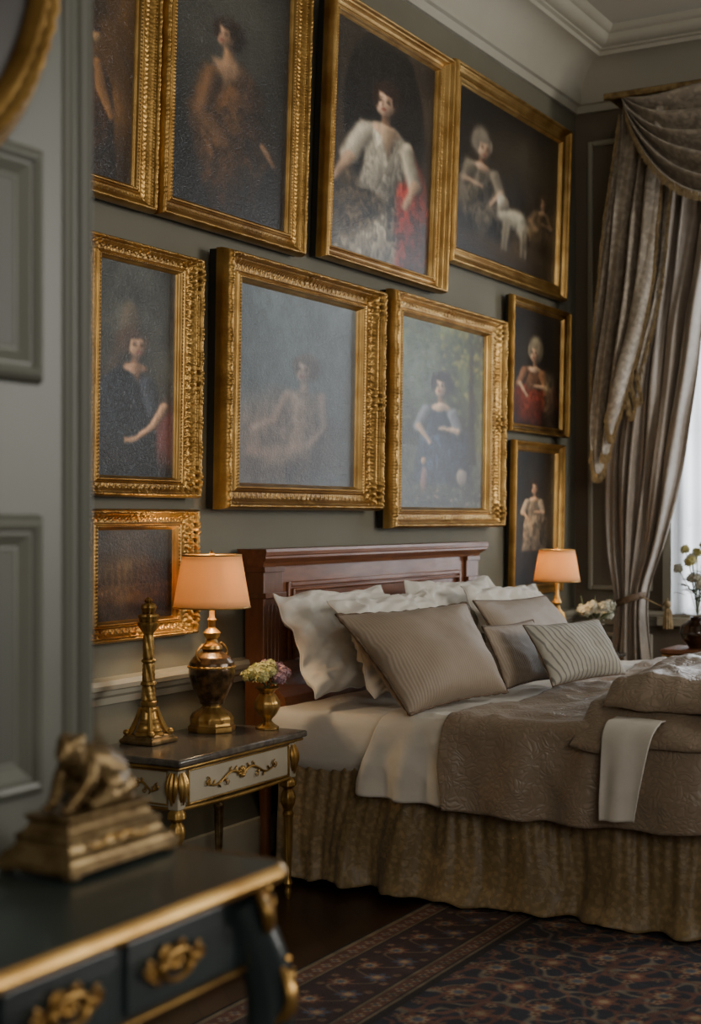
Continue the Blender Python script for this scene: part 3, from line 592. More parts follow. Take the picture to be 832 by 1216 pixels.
for ex in (-1,1):
    for ey in (-1,1):
        b.tube([(tx+ex*(.048-.030*t**.6),ty+ey*(.048-.030*t**.6),ZT+.026+.085*t) for t in np.linspace(0,1,10)],[.010-.004*t for t in np.linspace(0,1,10)],7)
        b.ell((tx+ex*.048,ty+ey*.048,ZT+.034),(.013,.013,.010))
b.lathe([(.024,.095),(.027,.10),(.027,.107),(.022,.111),(.024,.118),(.026,.122),(.026,.129),(.020,.133)],32,(tx,ty,ZT)); b.build('splayed_foot',GOLDD,r)
b=B(); b.lathe([(.022,.132),(.020,.18),(.024,.184),(.024,.19),(.019,.194),(.018,.25),(.022,.254),(.022,.26),(.017,.264),(.016,.34),(.018,.35)],48,(tx,ty,ZT),lambda a,z,q:1+.09*math.cos(6*a+z*70)+.05*math.sin(z*420),sub=8); b.build('shaft',GOLDD,r)
b=B(); b.lathe([(.018,.348),(.024,.356),(.029,.366),(.032,.372),(.033,.378),(.026,.382),(.028,.392),(.031,.398),(.029,.404),(.017,.408),(.021,.418),(.024,.426),(.020,.436),(.009,.442),(.012,.449),(.006,.456),(.001,.460)],32,(tx,ty,ZT),lambda a,z,q:1+.10*math.cos(8*a),sub=3)
b.build('capital',GOLDD,r)
def vase(x,y,z0,s,mat,label,prof=None,fl=.04):
    r=thing('flower_vase',label,'vase',(x,y,z0)); prof=prof or [(.034,0),(.035,.006),(.022,.014),(.013,.024),(.015,.03),(.028,.045),(.038,.065),(.038,.08),(.027,.1),(.020,.108),(.025,.116),(.037,.124),(.035,.125),(.02,.116)]
    B().lathe([(q*s,z*s) for q,z in prof],48,(x,y,z0),lambda a,z,q:1+fl*math.cos(10*a),sub=3).build('body',mat,r)
    return r
def bloom(b,c,rad,n,seed,size=.009):
    rng=random.Random(seed)
    for i in range(n):
        ph=math.acos(1-1.75*(i+.5)/n); th=PI*(1+5**.5)*i; d=Vector((math.sin(ph)*math.cos(th),math.sin(ph)*math.sin(th),math.cos(ph)))
        p=Vector(c)+d*rad*rng.uniform(.7,1.15); q=d.to_track_quat('Z','Y').to_matrix()@Matrix.Rotation(rng.random()*3,3,'Z')
        for k in range(4):
            R3=q@Matrix.Rotation(k*PI/2,3,'Z')
            vs=[p,p+R3@Vector((size*.6,size*.5,size*.18)),p+R3@Vector((size*1.25,0,size*.35)),p+R3@Vector((size*.6,-size*.5,size*.18))]
            b.add(vs,[(0,3,2,1)])
def leaf(b,base,direction,L,w):
    d=Vector(direction).normalized(); s=d.cross(Vector((0,0,1))).normalized(); rows=[]
    for t in np.linspace(0,1,8):
        c=Vector(base)+d*L*t+Vector((0,0,-L*.35*t*t)); ww=w*math.sin(PI*min(.98,t+.04))
        rows.append([tuple(c-s*ww+Vector((0,0,ww*.3))),tuple(c),tuple(c+s*ww+Vector((0,0,ww*.3)))])
    b.grid(np.array(rows))
vx,vy=.35,4.03
vase(vx,vy,ZT,1.12,GOLD2,'small fluted gold vase on the near nightstand beside the pillows')
r=thing('flower_bouquet','pink and yellow green flower bunch in the small gold vase','flowers',(vx,vy,ZT+.12))
rng=random.Random(12)
for i in range(14):
    a=i*2.4; R0=.012+.072*(i/13)**.6; dx,dy=R0*math.cos(a)*.75,R0*math.sin(a); dz=.21-.04*(R0/.09)**2
    b=B(); bloom(b,(vx+dx,vy+dy,ZT+dz),.019+.004*rng.random(),46,i,.0075); b.build('bloom',(GREENF,PINKF,GREENF,PINKF,GREENF)[i%5],r,recalc=False)
b=B()
for k in range(7): a=k*.9; b.tube([(vx,vy,ZT+.135),(vx+.03*math.cos(a),vy+.03*math.sin(a),ZT+.17)],.0018,5)
b.build('stem',GREEN,r)
for k in range(14):
    b=B(); a=k*.47; leaf(b,(vx+.02*math.cos(a),vy+.02*math.sin(a),ZT+.155+.01*(k%3)),(math.cos(a),math.sin(a),.35+.3*(k%2)),.07,.013); b.build('leaf',GREEN,r,recalc=False)
fx,fy=.37,7.12
vase(fx,fy,ZT,1.25,BOOKM,'cream footed vase on the far nightstand behind the cushions',fl=.02)
r=thing('flower_bouquet','white blossoms in the cream vase beside the far lamp','flowers',(fx,fy,ZT+.15))
for i in range(9):
    a=i*2.4; b=B(); bloom(b,(fx+.07*math.cos(a)*(i>0),fy+.07*math.sin(a)*(i>0),ZT+.2+.025*(i%3)),.028,40,40+i,.011); b.build('bloom',WHITEF,r,recalc=False)
b=B(); 
for k in range(6): a=k; b.tube([(fx,fy,ZT+.15),(fx+.06*math.cos(a),fy+.06*math.sin(a),ZT+.2),(fx+.09*math.cos(a),fy+.09*math.sin(a),ZT+.30)],.002,5)
b.build('stem',GREEN,r)
for k in range(8):
    b=B(); a=k*.8+.3; leaf(b,(fx+.03*math.cos(a),fy+.03*math.sin(a),ZT+.18),(math.cos(a),math.sin(a),.9),.11,.02); b.build('leaf',GREEN,r,recalc=False)
r=thing('lidded_jar','small cream lidded jar on the far nightstand edge','jar',(.40,6.78,ZT))
B().lathe([(.03,0),(.032,.008),(.024,.014),(.045,.04),(.052,.07),(.045,.095),(.03,.105)],32,(.40,6.78,ZT),sub=2).build('body',BOOKM,r)
B().lathe([(.034,.105),(.036,.11),(.026,.122),(.01,.13),(.012,.14),(.002,.15)],32,(.40,6.78,ZT)).build('lid',BOOKM,r)
# ---------------------------------------------------------------- bed
r=thing('bed','mahogany bed frame with panelled and moulded tall headboard','bed',(1.1,5.27,0))
hy0,hy1=4.36,6.22
hb=B().box(.03,.10,hy0+.05,hy1-.05,.3,1.10).build('headboard',MAHOG,r,smooth=False,bevel=.004)
b=B(); ringbar(b,'X',hy0+.18,hy1-.18,.62,1.03,.10,.020,.012); ringbar(b,'X',hy0+.205,hy1-.205,.645,1.005,.10,.012,.020); b.build('panel_moulding',MAHOG,hb,bevel=.005)
TM=((.02,1.090,0),(.115,1.090,0),(.118,1.098,.003),(.122,1.104,.008),(.132,1.110,.016),(.142,1.118,.024),(.146,1.122,.03),(.146,1.130,.03),(.150,1.134,.034),(.152,1.146,.034),(.148,1.156,.03),(.02,1.156,.03))
b=B(); b.grid(np.array([[(x,hy0-e,z),(x,hy1+e,z)] for x,z,e in TM]))
for yy,e in ((hy0,-1),(hy1,1)):
    b.add([(x,yy+e*q,z) for x,z,q in TM],[tuple(range(12))])
b.build('top_moulding',MAHOG,hb,merge=.0005,ang=25)
for yy in (hy0+.07,hy1-.07):
    b=B(); b.box(.03,.115,yy-.065,yy+.065,.36,1.09); b.lathe([(.018,0),(.022,.02),(.018,.1),(.028,.3),(.034,.37)],16,(.08,yy,0))
    p=b.build('post',MAHOGV,r,bevel=.004,ang=35)
    b=B()
    for k in range(4): yk=yy-.036+k*.024; b.tube([(.112,yk,.60),(.112,yk,.95)],.006,10)
    b.box(.03,.128,yy-.071,yy+.071,.975,.995); b.box(.03,.122,yy-.069,yy+.069,1.07,1.091); b.build('fluting',MAHOGV,p,ang=50,bevel=.003)
LR=((.1,.74),(.125,.735),(.135,.70),(.15,.66),(.18,.635),(.20,.62),(.205,.60),(.205,.45),(.1,.45))
b=B(); b.grid(np.array([[(x,hy0+.01,z),(x,hy1-.01,z)] for x,z in LR])); 
b.add([(x,hy0+.01,z) for x,z in LR],[tuple(range(9))]); b.build('lower_rail',MAHOG,hb,merge=.0005,ang=30)
for yy in (4.40,6.15): B().box(.18,2.0,yy-.02,yy+.02,.2,.36).build('side_rail',MAHOGV,r,smooth=False,bevel=.004)
for (lx,ly) in ((1.97,4.40),(1.97,6.15)): B().lathe([(.03,.015),(.035,.05),(.025,.1),(.04,.2),(.04,.36)],16,(lx,ly,0)).build('leg',MAHOGV,r)
def rounded_box(x0,x1,y0,y1,z0,z1,nx=60,ny=60,rad=.05,amp=.008):
    b=B(); 
    def P(u,v,s):
        x=x0+(x1-x0)*u;y=y0+(y1-y0)*v; ex=min(x-x0,x1-x,rad);ey=min(y-y0,y1-y,rad)
        q=math.sqrt(max(0,1-((rad-ex)/rad)**2))*math.sqrt(max(0,1-((rad-ey)/rad)**2)); zm=(z0+z1)/2; hh=(z1-z0)/2
        return (x,y+.004*noisez(x*12,s,3),zm+s*(hh-rad+rad*q)+amp*noisez(x,y,s,7))
    us=[0,.005,.012,.02]+list(np.linspace(.03,.97,nx))+[.98,.988,.995,1]
    for s in (1,-1): b.grid(np.array([[P(u,v,s) for v in us] for u in us]))
    pr=[(u,0) for u in us]+[(1,v) for v in us[1:]]+[(u,1) for u in us[::-1][1:]]+[(0,v) for v in us[::-1][1:]]
    b.grid(np.array([[P(u,v,1),P(u,v,-1)] for u,v in pr])); return b
rounded_box(.21,2.04,4.215,6.285,.39,.60).build('mattress',LINENB,merge=.0006)
tag(bpy.data.objects['mattress'],'thick mattress in a white fitted sheet showing beside the headboard','mattress')
def skirt():
    path=[]; c=[(.27,4.26),(2.01,4.26),(2.06,4.31),(2.06,6.21),(2.01,6.25),(.27,6.25)]
    for (a,bb) in zip(c[:-1],c[1:]):
        L=math.dist(a,bb); n=max(2,int(L/.006))
        for i in range(n): t=i/n; path.append((a[0]+(bb[0]-a[0])*t,a[1]+(bb[1]-a[1])*t))
    rows=[];s=0;prev=None
    for i,(x,y) in enumerate(path):
        if prev: s+=math.dist(prev,(x,y))
        prev=(x,y)
        j0=max(0,i-9);j1=min(len(path)-1,i+9); dx,dy=path[j1][0]-path[j0][0],path[j1][1]-path[j0][1]; L=math.hypot(dx,dy)+1e-9; nx,ny=dy/L,-dx/L
        row=[]
        for t in np.linspace(0,1,36):
            q=s+t*(.06*noisez(s*1.7,t*1.5,4)+.03*math.sin(s*3.3))
            gather=math.sin(q*2*PI/.042+4.5*noisez(s*5,t*.8,3))
            midf=noisez(q*15,t*.9,8)+.5*noisez(q*26,t*1.5,12)
            broad=noisez(q*6.2,t*.45,1)*1.5+.45*math.sin(q*2*PI/.23+3*noisez(q*2,0,15))
            kk=.5+.5*min(1,x/1.0); pool=max(0,t-.85)/.15; up=(1-t)**1.5
            out=.026+.055*t**1.1*kk+.007*gather*(up*.8+.12)+.026*midf*(.35+.65*t)+.040*broad*t**.75+.035*pool*(.6+noisez(s*7,0,2))
            z=.435*(1-t)+.014+.014*pool*(1+noisez(s*11,t*3,5))
            row.append((x+nx*out,y+ny*out,z))
        rows.append(row)
    b=B(); b.grid(np.array(rows)); return b
o=skirt().build('bed_skirt',SKIRT,recalc=False,solid=.003,ang=180); tag(o,'gathered olive gold damask bed skirt falling to the rug','bed skirt')
def hang(e,r):
    q=r*PI/2
    if e<=0: return 0,0
    if e<q: return r*math.sin(e/r), r*(1-math.cos(e/r))
    return r,r+(e-q)
def drape(px0,px1,q0,q1,xe,yn,yf,top,rad=.045,nx=120,ny=220,A=.02,wl=.22,seed=0,wr=.004,edge=None,base=0,edge1=None,crease=0):
    rows=[]
    for i in range(nx):
        row=[]
        for j in range(ny):
            u=i/(nx-1);v=j/(ny-1); q=q0+(q1-q0)*v; sx=px0+(edge(q) if edge else 0); sx1=px1+(edge1(q) if edge1 else 0); p=sx+(sx1-sx)*u
            ex=max(0,p-xe); ey=max(0,yn-q) if q<yn else max(0,q-yf); sg=-1 if q<yn else 1
            x=min(p,xe); y=min(max(q,yn),yf); z=top
            cr=crease*(1-3*abs(noisez(p*5+q*2,q*4,seed+7)))*.5+crease*.5*(1-3*abs(noisez(p*9,q*7-p*3,seed+9)))
            if ex>0 or ey>0:
                rr=math.hypot(ex,ey); out,down=hang(rr,rad)
                dx,dy=ex/rr,ey/rr; s=(p if ex==0 else xe+ex*.3)+ (q if ex>0 else 0)
                f=min(1,down/.2); out+=base*f+A*f*math.sin(s*2*PI/wl+seed+2.5*noisez(s*2,down*2,seed))+.01*f*noisez(s*8,down*6,seed)+cr*min(1,down/.05)
                x+=out*dx; y+=sg*out*dy; z-=down-.012*f*noisez(s*4,0,seed+11)
                if ex>0 and ey>0: z+=.04*(dx*dy*2)*min(1,down/.2)
            z+=wr*(noisez(p*4,q*4,seed)+.6*noisez(p*11,q*11,seed+3))+(cr if ex==0 and ey==0 else 0)
            row.append((x,y,z))
        rows.append(row)
    b=B(); b.grid(np.array(rows)); return b
o=drape(.70,1.12,4.205-.30,6.29+.28,2.3,4.205,6.29,.616,rad=.04,nx=90,ny=300,A=.016,wl=.14,seed=2,wr=.006,edge=lambda q:-.09*max(0,min(1,(4.2-q)*4))+.02*math.sin(q*5),edge1=lambda q:-.10*max(0,min(1,(4.2-q)*4)),crease=.010,base=.014).build('top_sheet',LINEN,recalc=False,solid=.004,ang=180)
tag(o,'white top sheet turned down over the coverlet edge and hanging at the bed side','sheet')
o=drape(1.0,2.05+.30,4.19-.325,6.30+.30,2.05,4.185,6.30,.632,rad=.05,nx=190,ny=300,A=.024,wl=.27,seed=5,wr=.014,edge=lambda q:.03*math.sin(q*7)-.06*max(0,min(1,(4.2-q)*5)),base=.018,crease=.008).build('coverlet',COVER,recalc=False,solid=.012,ang=180)
tag(o,'taupe brown quilted coverlet spread over the bed and hanging at its side','coverlet')
o=drape(1.52,1.68,4.12-.32,4.12+.35,3,4.12,6.5,.662,rad=.055,nx=40,ny=90,A=.010,wl=.10,seed=9,wr=.002,edge1=lambda q:-.06*max(0,(4.1-q)*3),base=.04,crease=.004).build('folded_sheet',LINEN,recalc=False,solid=.004,ang=180)
tag(o,'narrow white linen flap hanging over the coverlet from under the folded quilt','sheet')
def quilt():
    b=B()
    for lay,(x0,x1,y0,y1,zb,th) in enumerate(((1.40,2.12,4.09,5.30,.674,.075),(1.48,2.10,4.17,5.22,.745,.09))):
        n=100
        for s in (1,-1):
            rows=[]
            for i in range(n):
                row=[]
                for j in range(n):
                    u=-1+2*i/(n-1);v=-1+2*j/(n-1)
                    f=max(0,(1-abs(u)**5)*(1-abs(v)**5))**.5
                    x=(x0+x1)/2+(x1-x0)/2*u+.03*noisez(v*2,lay,1)-.036*(v+1)/2*(1 if u<0 else .2); y=(y0+y1)/2+(y1-y0)/2*v+.03*noisez(u*2,lay,5)
                    cr=.012*(1-3*abs(noisez(x*5+y*2,y*3,lay+4)))*(1 if s>0 else .2)*min(1,f*2)
                    z=zb+s*th/2*f*(1+.3*noisez(u*3,v*3,lay)+.12*noisez(u*9,v*9,lay+2))+.016*noisez(x*5,y*5,lay)+cr
                    z-=max(0,4.26-y)*.55+max(0,x-2.03)*.5
                    row.append((x,y,z))
                rows.append(row)
            b.grid(np.array(rows))
    return b
o=quilt().build('folded_quilt',COVER,merge=.0008,ang=180); tag(o,'puffy taupe satin quilt folded in layers near the foot of the bed','quilt')
# ---------------------------------------------------------------- pillows
def pillow(name,TL,TR,BR,BL,th,mat,label,cat,seed,pipe=None,wr=.01,n=60,pw=.005,group=None,tassel=False,crumple=0):
    TL,TR,BR,BL=[Vector(q) for q in (TL,TR,BR,BL)]; ctr=(TL+TR+BR+BL)/4; nrm=(TR-BL).cross(TL-BR).normalized()
    if nrm.x<0: nrm=-nrm
    def base(u,v):
        uu=u*(1-.07*math.cos(v*PI/2)*abs(u)**3); vv=v*(1-(.07+crumple*2)*math.cos(u*PI/2)*abs(v)**3)
        a,b_=(uu+1)/2,(vv+1)/2; e=max(abs(u),abs(v))**6*crumple
        return BL*(1-a)*(1-b_)+BR*a*(1-b_)+TL*(1-a)*b_+TR*a*b_+nrm*e*1.4*noisez(u*2.5,v*2.5,seed+20)+Vector((0,0,e*.9*noisez(u*3,v*3,seed+30)))
    b=B()
    for s in (1,-1):
        rows=[]
        for i in range(n+1):
            u=math.sin((-1+2*i/n)*PI/2); row=[]
            for j in range(n+1):
                v=math.sin((-1+2*j/n)*PI/2); f=(max(0,1-abs(u)**2.2)*max(0,1-abs(v)**2.2))**.5
                r_=max(abs(u),abs(v)); ang=math.atan2(v,u)
                w=wr*(noisez(u*1.8,v*1.8,seed+s)+1.6*math.sin(ang*11+seed)*max(0,r_-.5)*abs(noisez(ang*2,seed,1)))
                if crumple: w+=crumple*((1-3.2*abs(noisez(u*2.4+v,v*2.6-u*.5,seed+s*3)))*.6+(1-3.2*abs(noisez(u*5-v*2,v*4.5+u,seed+s*5)))*.4)
                w*=min(1,f*3)
                p=base(u,v)+nrm*(s*th/2*f*(1-.15*v)+w); row.append(tuple(p-ctr))
            rows.append(row)
        b.grid(np.array(rows))
    o=b.build(name,mat,merge=.0004,ang=180); o.location=ctr; tag(o,label,cat,group)
    if pipe:
        pts=[]; k=30
        for e in range(4):
            for i in range(k):
                t=-1+2*i/k; u,v=((t,-1),(1,t),(-t,1),(-1,-t))[e]; pts.append(base(u,v)-ctr)
        pts.append(pts[0]); b=B(); rad=[pw*(1+(.35*math.sin(i*2.2) if tassel else 0)) for i in range(len(pts))]; b.tube(pts,rad,6); b.build('piping',pipe,o)
    return o
pillow('pillow',(.24,4.23,1.0),(.24,5.02,1.0),(.43,5.04,.645),(.43,4.20,.645),.14,LINEN,'white linen pillow nearest the nightstand, leaning on the headboard','pillow',1,LINEN,wr=.024,crumple=.02,pw=.003)
pillow('pillow',(.43,4.31,.985),(.42,5.06,.99),(.63,5.06,.655),(.63,4.27,.655),.13,LINEN,'white linen pillow directly behind the large taupe cushion','pillow',2,LINEN,wr=.024,crumple=.02,pw=.003)
pillow('pillow',(.24,5.22,1.01),(.24,6.05,1.0),(.43,6.1,.645),(.43,5.2,.645),.14,LINEN,'white linen pillow against the far half of the headboard','pillow',3,LINEN,wr=.024,crumple=.02,pw=.003)
pillow('pillow',(.42,5.38,.985),(.42,6.16,.96),(.62,6.18,.655),(.62,5.38,.655),.12,LINEN,'white linen pillow behind the far taupe cushion','pillow',4,LINEN,wr=.024,crumple=.02,pw=.003)
pillow('cushion',(.56,4.13,.945),(.76,4.72,.96),(.95,4.66,.655),(.82,4.16,.625),.17,TAUPE,'large square taupe cushion with faint stripes and corded edge, nearest on the bed','cushion',5,TAUPEP,wr=.010,tassel=True,pw=.006,crumple=.002)
pillow('cushion',(.62,5.08,.945),(.62,5.82,.93),(.82,5.86,.665),(.82,5.06,.665),.11,TAUPE,'taupe cushion at the back, behind the pale striped one','cushion',6,TAUPEP,wr=.010,crumple=.002)
pillow('cushion',(.82,4.73,.875),(.84,5.15,.875),(.95,5.13,.66),(.92,4.72,.66),.09,TAUPE,'small taupe cushion between the large cushion and the pale striped one','cushion',7,TAUPEP,wr=.008,crumple=.002)
pillow('cushion',(.95,4.80,.880),(1.07,5.25,.880),(1.19,5.21,.68),(1.09,4.74,.675),.10,STRIPE,'small pale grey striped cushion in front on the bed','cushion',8,TAUPEP,wr=.008,pw=.003,crumple=.002)
# ---------------------------------------------------------------- curtains
def interp_rows(rows,py):
    a=np.array(rows,float); return np.interp(py,a[:,0],a[:,1]),np.interp(py,a[:,0],a[:,2])
def curtain(rows,Y,nf,A,ph,seed,nv=90,nu=160,zig=0,warp=.0):
    ys=np.linspace(rows[0][0],rows[-1][0],nv); out=[]
    for iy,py in enumerate(ys):
        l,rr=0,0
        for d in (-18,-9,0,9,18):
            q=interp_rows(rows,min(max(py+d,rows[0][0]),rows[-1][0])); l+=q[0]/5; rr+=q[1]/5
        row=[]; pl=onax(l,py,1,Y); pr=onax(rr,py,1,Y); w=pr.x-pl.x
        for u in np.linspace(0,1,nu):
            uu=u+warp*noisez(u*3.3,py*.002,seed+2)
            f=math.sin(2*PI*nf*uu+ph+.8*noisez(u*3,py*.006,seed))*(.5+1.0*abs(noisez(u*4,py*.003,seed+8)))+.3*math.sin(2*PI*nf*2.3*uu+seed+py*.004)
            x=pl.x+w*u; row.append((x+.01*math.cos(2*PI*nf*uu),Y+A*f+.03*noisez(u*4,py*.01,seed+4),pl.z+zig*(iy/nv)**2*(u+.3*math.sin(2*PI*nf*u))))
        out.append(row)
    b=B(); b.grid(np.array(out)); return b,out
r=thing('curtain','grey mauve damask curtain gathered by a tieback beside the window','curtain',(.4,7.6,0))
rows=[(150,748,858),(250,745,856),(320,741,844),(380,734,832),(450,726,824),(540,716,812),(610,716,798),(660,722,783),(700,731,766),(735,731,765),(800,722,772),(884,714,780)]
b,_=curtain(rows,7.60,6.5,.05,.4,1,warp=.18); b.build('panel',CURTP,r,recalc=False,solid=.003,ang=180)
tp=onax(748,712,1,7.60); b=B()
n=28; loop=[]
for i in range(n):
    a=2*PI*i/n; loop.append([(tp.x+(.085+.006*math.cos(c))*math.cos(a),7.60+(.085+.006*math.cos(c))*math.sin(a),tp.z+.02*math.sin(c)+.03*math.cos(a)) for c in np.linspace(0,2*PI,8,endpoint=False)])
b.grid(np.array(loop),cu=True,cv=True); b.build('tieback',TAUPEP,r)
b=B(); q=onax(792,718,1,7.52)
b.tube([(tp.x+.08,7.55,tp.z+.02),(q.x-.04,7.55,tp.z-.03),(q.x,7.53,q.z+.03)],.005,6); b.ell((q.x,7.53,q.z+.0),(.018,.018,.02)); b.lathe([(.012,-.02),(.02,-.04),(.026,-.13),(.001,-.13)],24,(q.x,7.53,q.z),lambda a,z,rr:1+.1*math.cos(12*a)); b.build('tassel',FRINGE,r)
r=thing('curtain_valance','damask swag and cascading jabot with thread fringe hung from a slim pelmet','valance',(.8,7.5,3.3))
rows=[(136,734,796),(200,727,790),(280,716,782),(360,707,774),(440,700,760),(500,698,746),(540,700,736),(562,705,728)]
b,out=curtain(rows,7.40,2.8,.055,.9,4,nv=90,nu=130,zig=.30,warp=.15); b.build('jabot',CURT,r,recalc=False,solid=.003,ang=180)
rows2=[(150,756,806),(230,754,800),(320,750,792),(400,746,780),(460,744,768),(490,746,760)]
b,out2=curtain(rows2,7.50,2.6,.03,2.2,9,nv=70,nu=90,zig=.2,warp=.1); b.build('jabot',CURT,r,recalc=False,solid=.003,ang=180)
b=B(); rng=random.Random(3)
for O in (out,out2):
    O=np.array(O)
    for E in (O[:,0],O[:,-1],O[-1]):
        for i in range(len(E)-1):
            for k in range(5):
                t=rng.random(); p=E[i]*(1-t)+E[i+1]*t
                b.tube([tuple(p+np.array([0,-.006,.006])),(p[0]+rng.uniform(-.012,.012),p[1]-.010,p[2]-.045)],[.002,.0016],3)
fr=b.build('fringe',FRINGE,r); fr['kind']='stuff'
def swag(xa,xb,seed):
    rows_=[]
    for i,rr in enumerate(np.linspace(0,1,120)):
        row=[]
        for t in np.linspace(0,1,80):
            s=(1-(2*t-1)**2)**.8; sag=.02+.62*rr**.9
            fold=math.sin(rr*2*PI*5+1.2*math.sin(t*3)+1.3*noisez(t*2,rr*3,seed+5)); fold=abs(fold)**.8*(1 if fold>0 else -1)
            row.append((xa+(xb-xa)*t,7.36-.14*s*rr-.055*fold*(.3+.7*s)-.02*(1-s),3.515-sag*s+.022*fold*s-.03*noisez(t*3,rr*3,seed)))
        rows_.append(row)
    b=B(); b.grid(np.array(rows_)); return b,rows_
A0=onax(742,140,1,7.38)
for k in range(2):
    b,rw=swag(A0.x+k*1.05,A0.x+1.15+k*1.05,k); sw=b.build('swag',CURT,r,recalc=False,solid=.003,ang=180)
    E=np.array(rw[-1]); b=B()
    for i in range(len(E)-1):
        for q in range(6): t=rng.random(); p=E[i]*(1-t)+E[i+1]*t; b.tube([tuple(p),(p[0]+rng.uniform(-.007,.007),p[1]-.003,p[2]-.045)],[.002,.0016],3)
    f=b.build('swag_fringe',FRINGE,sw); f['kind']='stuff'
b=B(); b.box(.34,2.45,7.31,7.335,3.505,3.54); b.box(.34,2.45,7.335,YB-.002,3.525,3.54); b.build('pelmet',BRONZE,r,bevel=.005)
rows_=[]
for z in np.linspace(.74,3.28,20): rows_.append([(x,7.72+.012*math.sin(x*60),z) for x in np.linspace(.585,1.98,160)])
b=B(); b.grid(np.array(rows_)); o=b.build('sheer_curtain',SHEER,recalc=False); tag(o,'pale sheer voile curtain covering the window panes','sheer curtain')
cx0,cx1,cy0,cy1=.76,1.5,7.04,7.30
r=thing('window_chest','dark wood and gilt side chest at the right edge below the window','chest',((cx0+cx1)/2,(cy0+cy1)/2,0))
B().box(cx0-.015,cx1+.015,cy0-.02,cy1,.585,.61).build('chest_top',MAHOGV,r,bevel=.006); B().box(cx0,cx1,cy0,cy1,.08,.585).build('body',MAHOGV,r,smooth=False,bevel=.004)
for z0 in (.12,.35):
    d=B().box(cx0+.04,cx1-.04,cy0-.012,cy0,z0,z0+.2).build('drawer',MAHOG,r,smooth=False,bevel=.004)
    for xx in (cx0+.2,cx1-.2): B().ell((xx,cy0-.022,z0+.1),(.015,.012,.015)).build('knob',GOLD2,d)
b=B(); b.box(cx0-.008,cx1+.008,cy0-.012,cy1,.572,.584); b.build('gilt_edge',GOLD,r,bevel=.003)
for lx in (cx0+.04,cx1-.04):
    for ly in (cy0+.04,cy1-.04): B().lathe([(.015,0),(.025,.02),(.02,.05),(.03,.08)],16,(lx,ly,0)).build('leg',MAHOGV,r)
wx,wy,wz=.895,7.16,.611
vase(wx,wy,wz,.95,DARKV,'round dark brown glazed vase on the chest by the window',prof=[(.045,0),(.05,.01),(.08,.04),(.095,.08),(.085,.12),(.05,.145),(.035,.155),(.042,.165),(.04,.166),(.03,.155)],fl=0)
r=thing('flower_bouquet','airy white and green stems in the dark brown vase by the window','flowers',(wx,wy,wz+.155))
rng=random.Random(8); b=B(); tips=[]
for k in range(16):
    a=k*2.4; R0=rng.uniform(.04,.13); h=rng.uniform(.3,.52); tip=(wx+R0*math.cos(a),wy+R0*.8*math.sin(a),wz+h); tips.append(tip)
    b.tube([(wx,wy,wz+.165),(wx+R0*.4*math.cos(a),wy+R0*.3*math.sin(a),wz+.165+(h-.165)*.55),tip],.002,5)
b.build('stem',GREEN,r)
for i,t in enumerate(tips):
    b=B(); bloom(b,t,.02,26,60+i,.011); b.build('bloom',WHITEF if i%3 else GREENF,r,recalc=False)
    for k in range(2):
        b=B(); a=rng.random()*6; leaf(b,(t[0]*.6+wx*.4,t[1]*.6+wy*.4,wz+.17+(t[2]-wz-.17)*(.4+.2*k)),(math.cos(a),math.sin(a),.6),.08,.014); b.build('leaf',GREEN,r,recalc=False)
# ---------------------------------------------------------------- foreground console
X0,X1,Y0,Y1,TZ=1.585,1.945,.62,1.67,.797
r=thing('console_table','dark grey green lacquered console table with gilt mounts in the near left corner','table',((X0+X1)/2,(Y0+Y1)/2,0))
def topoutline(off,n=12):
    pts=[]; c=.035
    for (cx,cy,a0) in ((X1-c,Y1-c,0),(X0+c,Y1-c,PI/2),(X0+c,Y0+c,PI),(X1-c,Y0+c,1.5*PI)):
        for i in range(n+1):
            a=a0+PI/2*i/n; pts.append((cx+(c+off)*math.cos(a),cy+(c+off)*math.sin(a)))
    return pts
def slab(rings,mat,name,parent):
    P=[[ (x,y,z) for x,y in topoutline(off)] for off,z in rings]; b=B(); b.grid(np.array(P),cv=True); n=len(P[0]); b.f.append(tuple(range(n))); b.f.append(tuple(len(b.v)-n+i for i in range(n))); return b.build(name,mat,parent,ang=30)
slab([(-.02,TZ-.020),(-.006,TZ-.018),(-.006,TZ)],TEALT,'table_top',r)
slab([(-.02,TZ-.024),(-.004,TZ-.024),(.003,TZ-.019),(.005,TZ-.012),(.002,TZ-.005),(-.003,TZ+.001),(-.006,TZ+.001),(-.0065,TZ-.022)],GOLD2,'gilt_edge',r)
bx1=X1-.035; by1=Y1-.045
B().box(X0+.01,bx1,Y0+.04,by1,TZ-.132,TZ-.024).build('body',TEAL,r,smooth=False,bevel=.004)
b=B(); b.box(X0+.01,bx1+.004,Y0+.04,by1+.004,TZ-.139,TZ-.132); b.build('apron_edge',GOLDD,r,bevel=.003)
for (ya,yb,yc) in ((1.135,1.325,1.232),(1.345,1.545,1.43),(.75,1.115,.93)):
    d=B().box(bx1-.002,bx1+.006,ya,yb,TZ-.124,TZ-.034).build('drawer',TEAL,r,smooth=False,bevel=.003)
    b=B(); Mh=frameX(bx1+.008,yc,TZ-.078); mount(b,Mh,.13,.062)
    b.tube([(.030*math.cos(a),.018*math.sin(a)-.002,.010) for a in np.linspace(0,2*PI,40)],.0034,7,Mh)
    for e in (-1,1): b.ell((e*.030,.0,.010),(.006,.008,.006),None,8,6,Mh)
    b.build('handle',GOLD2,d)
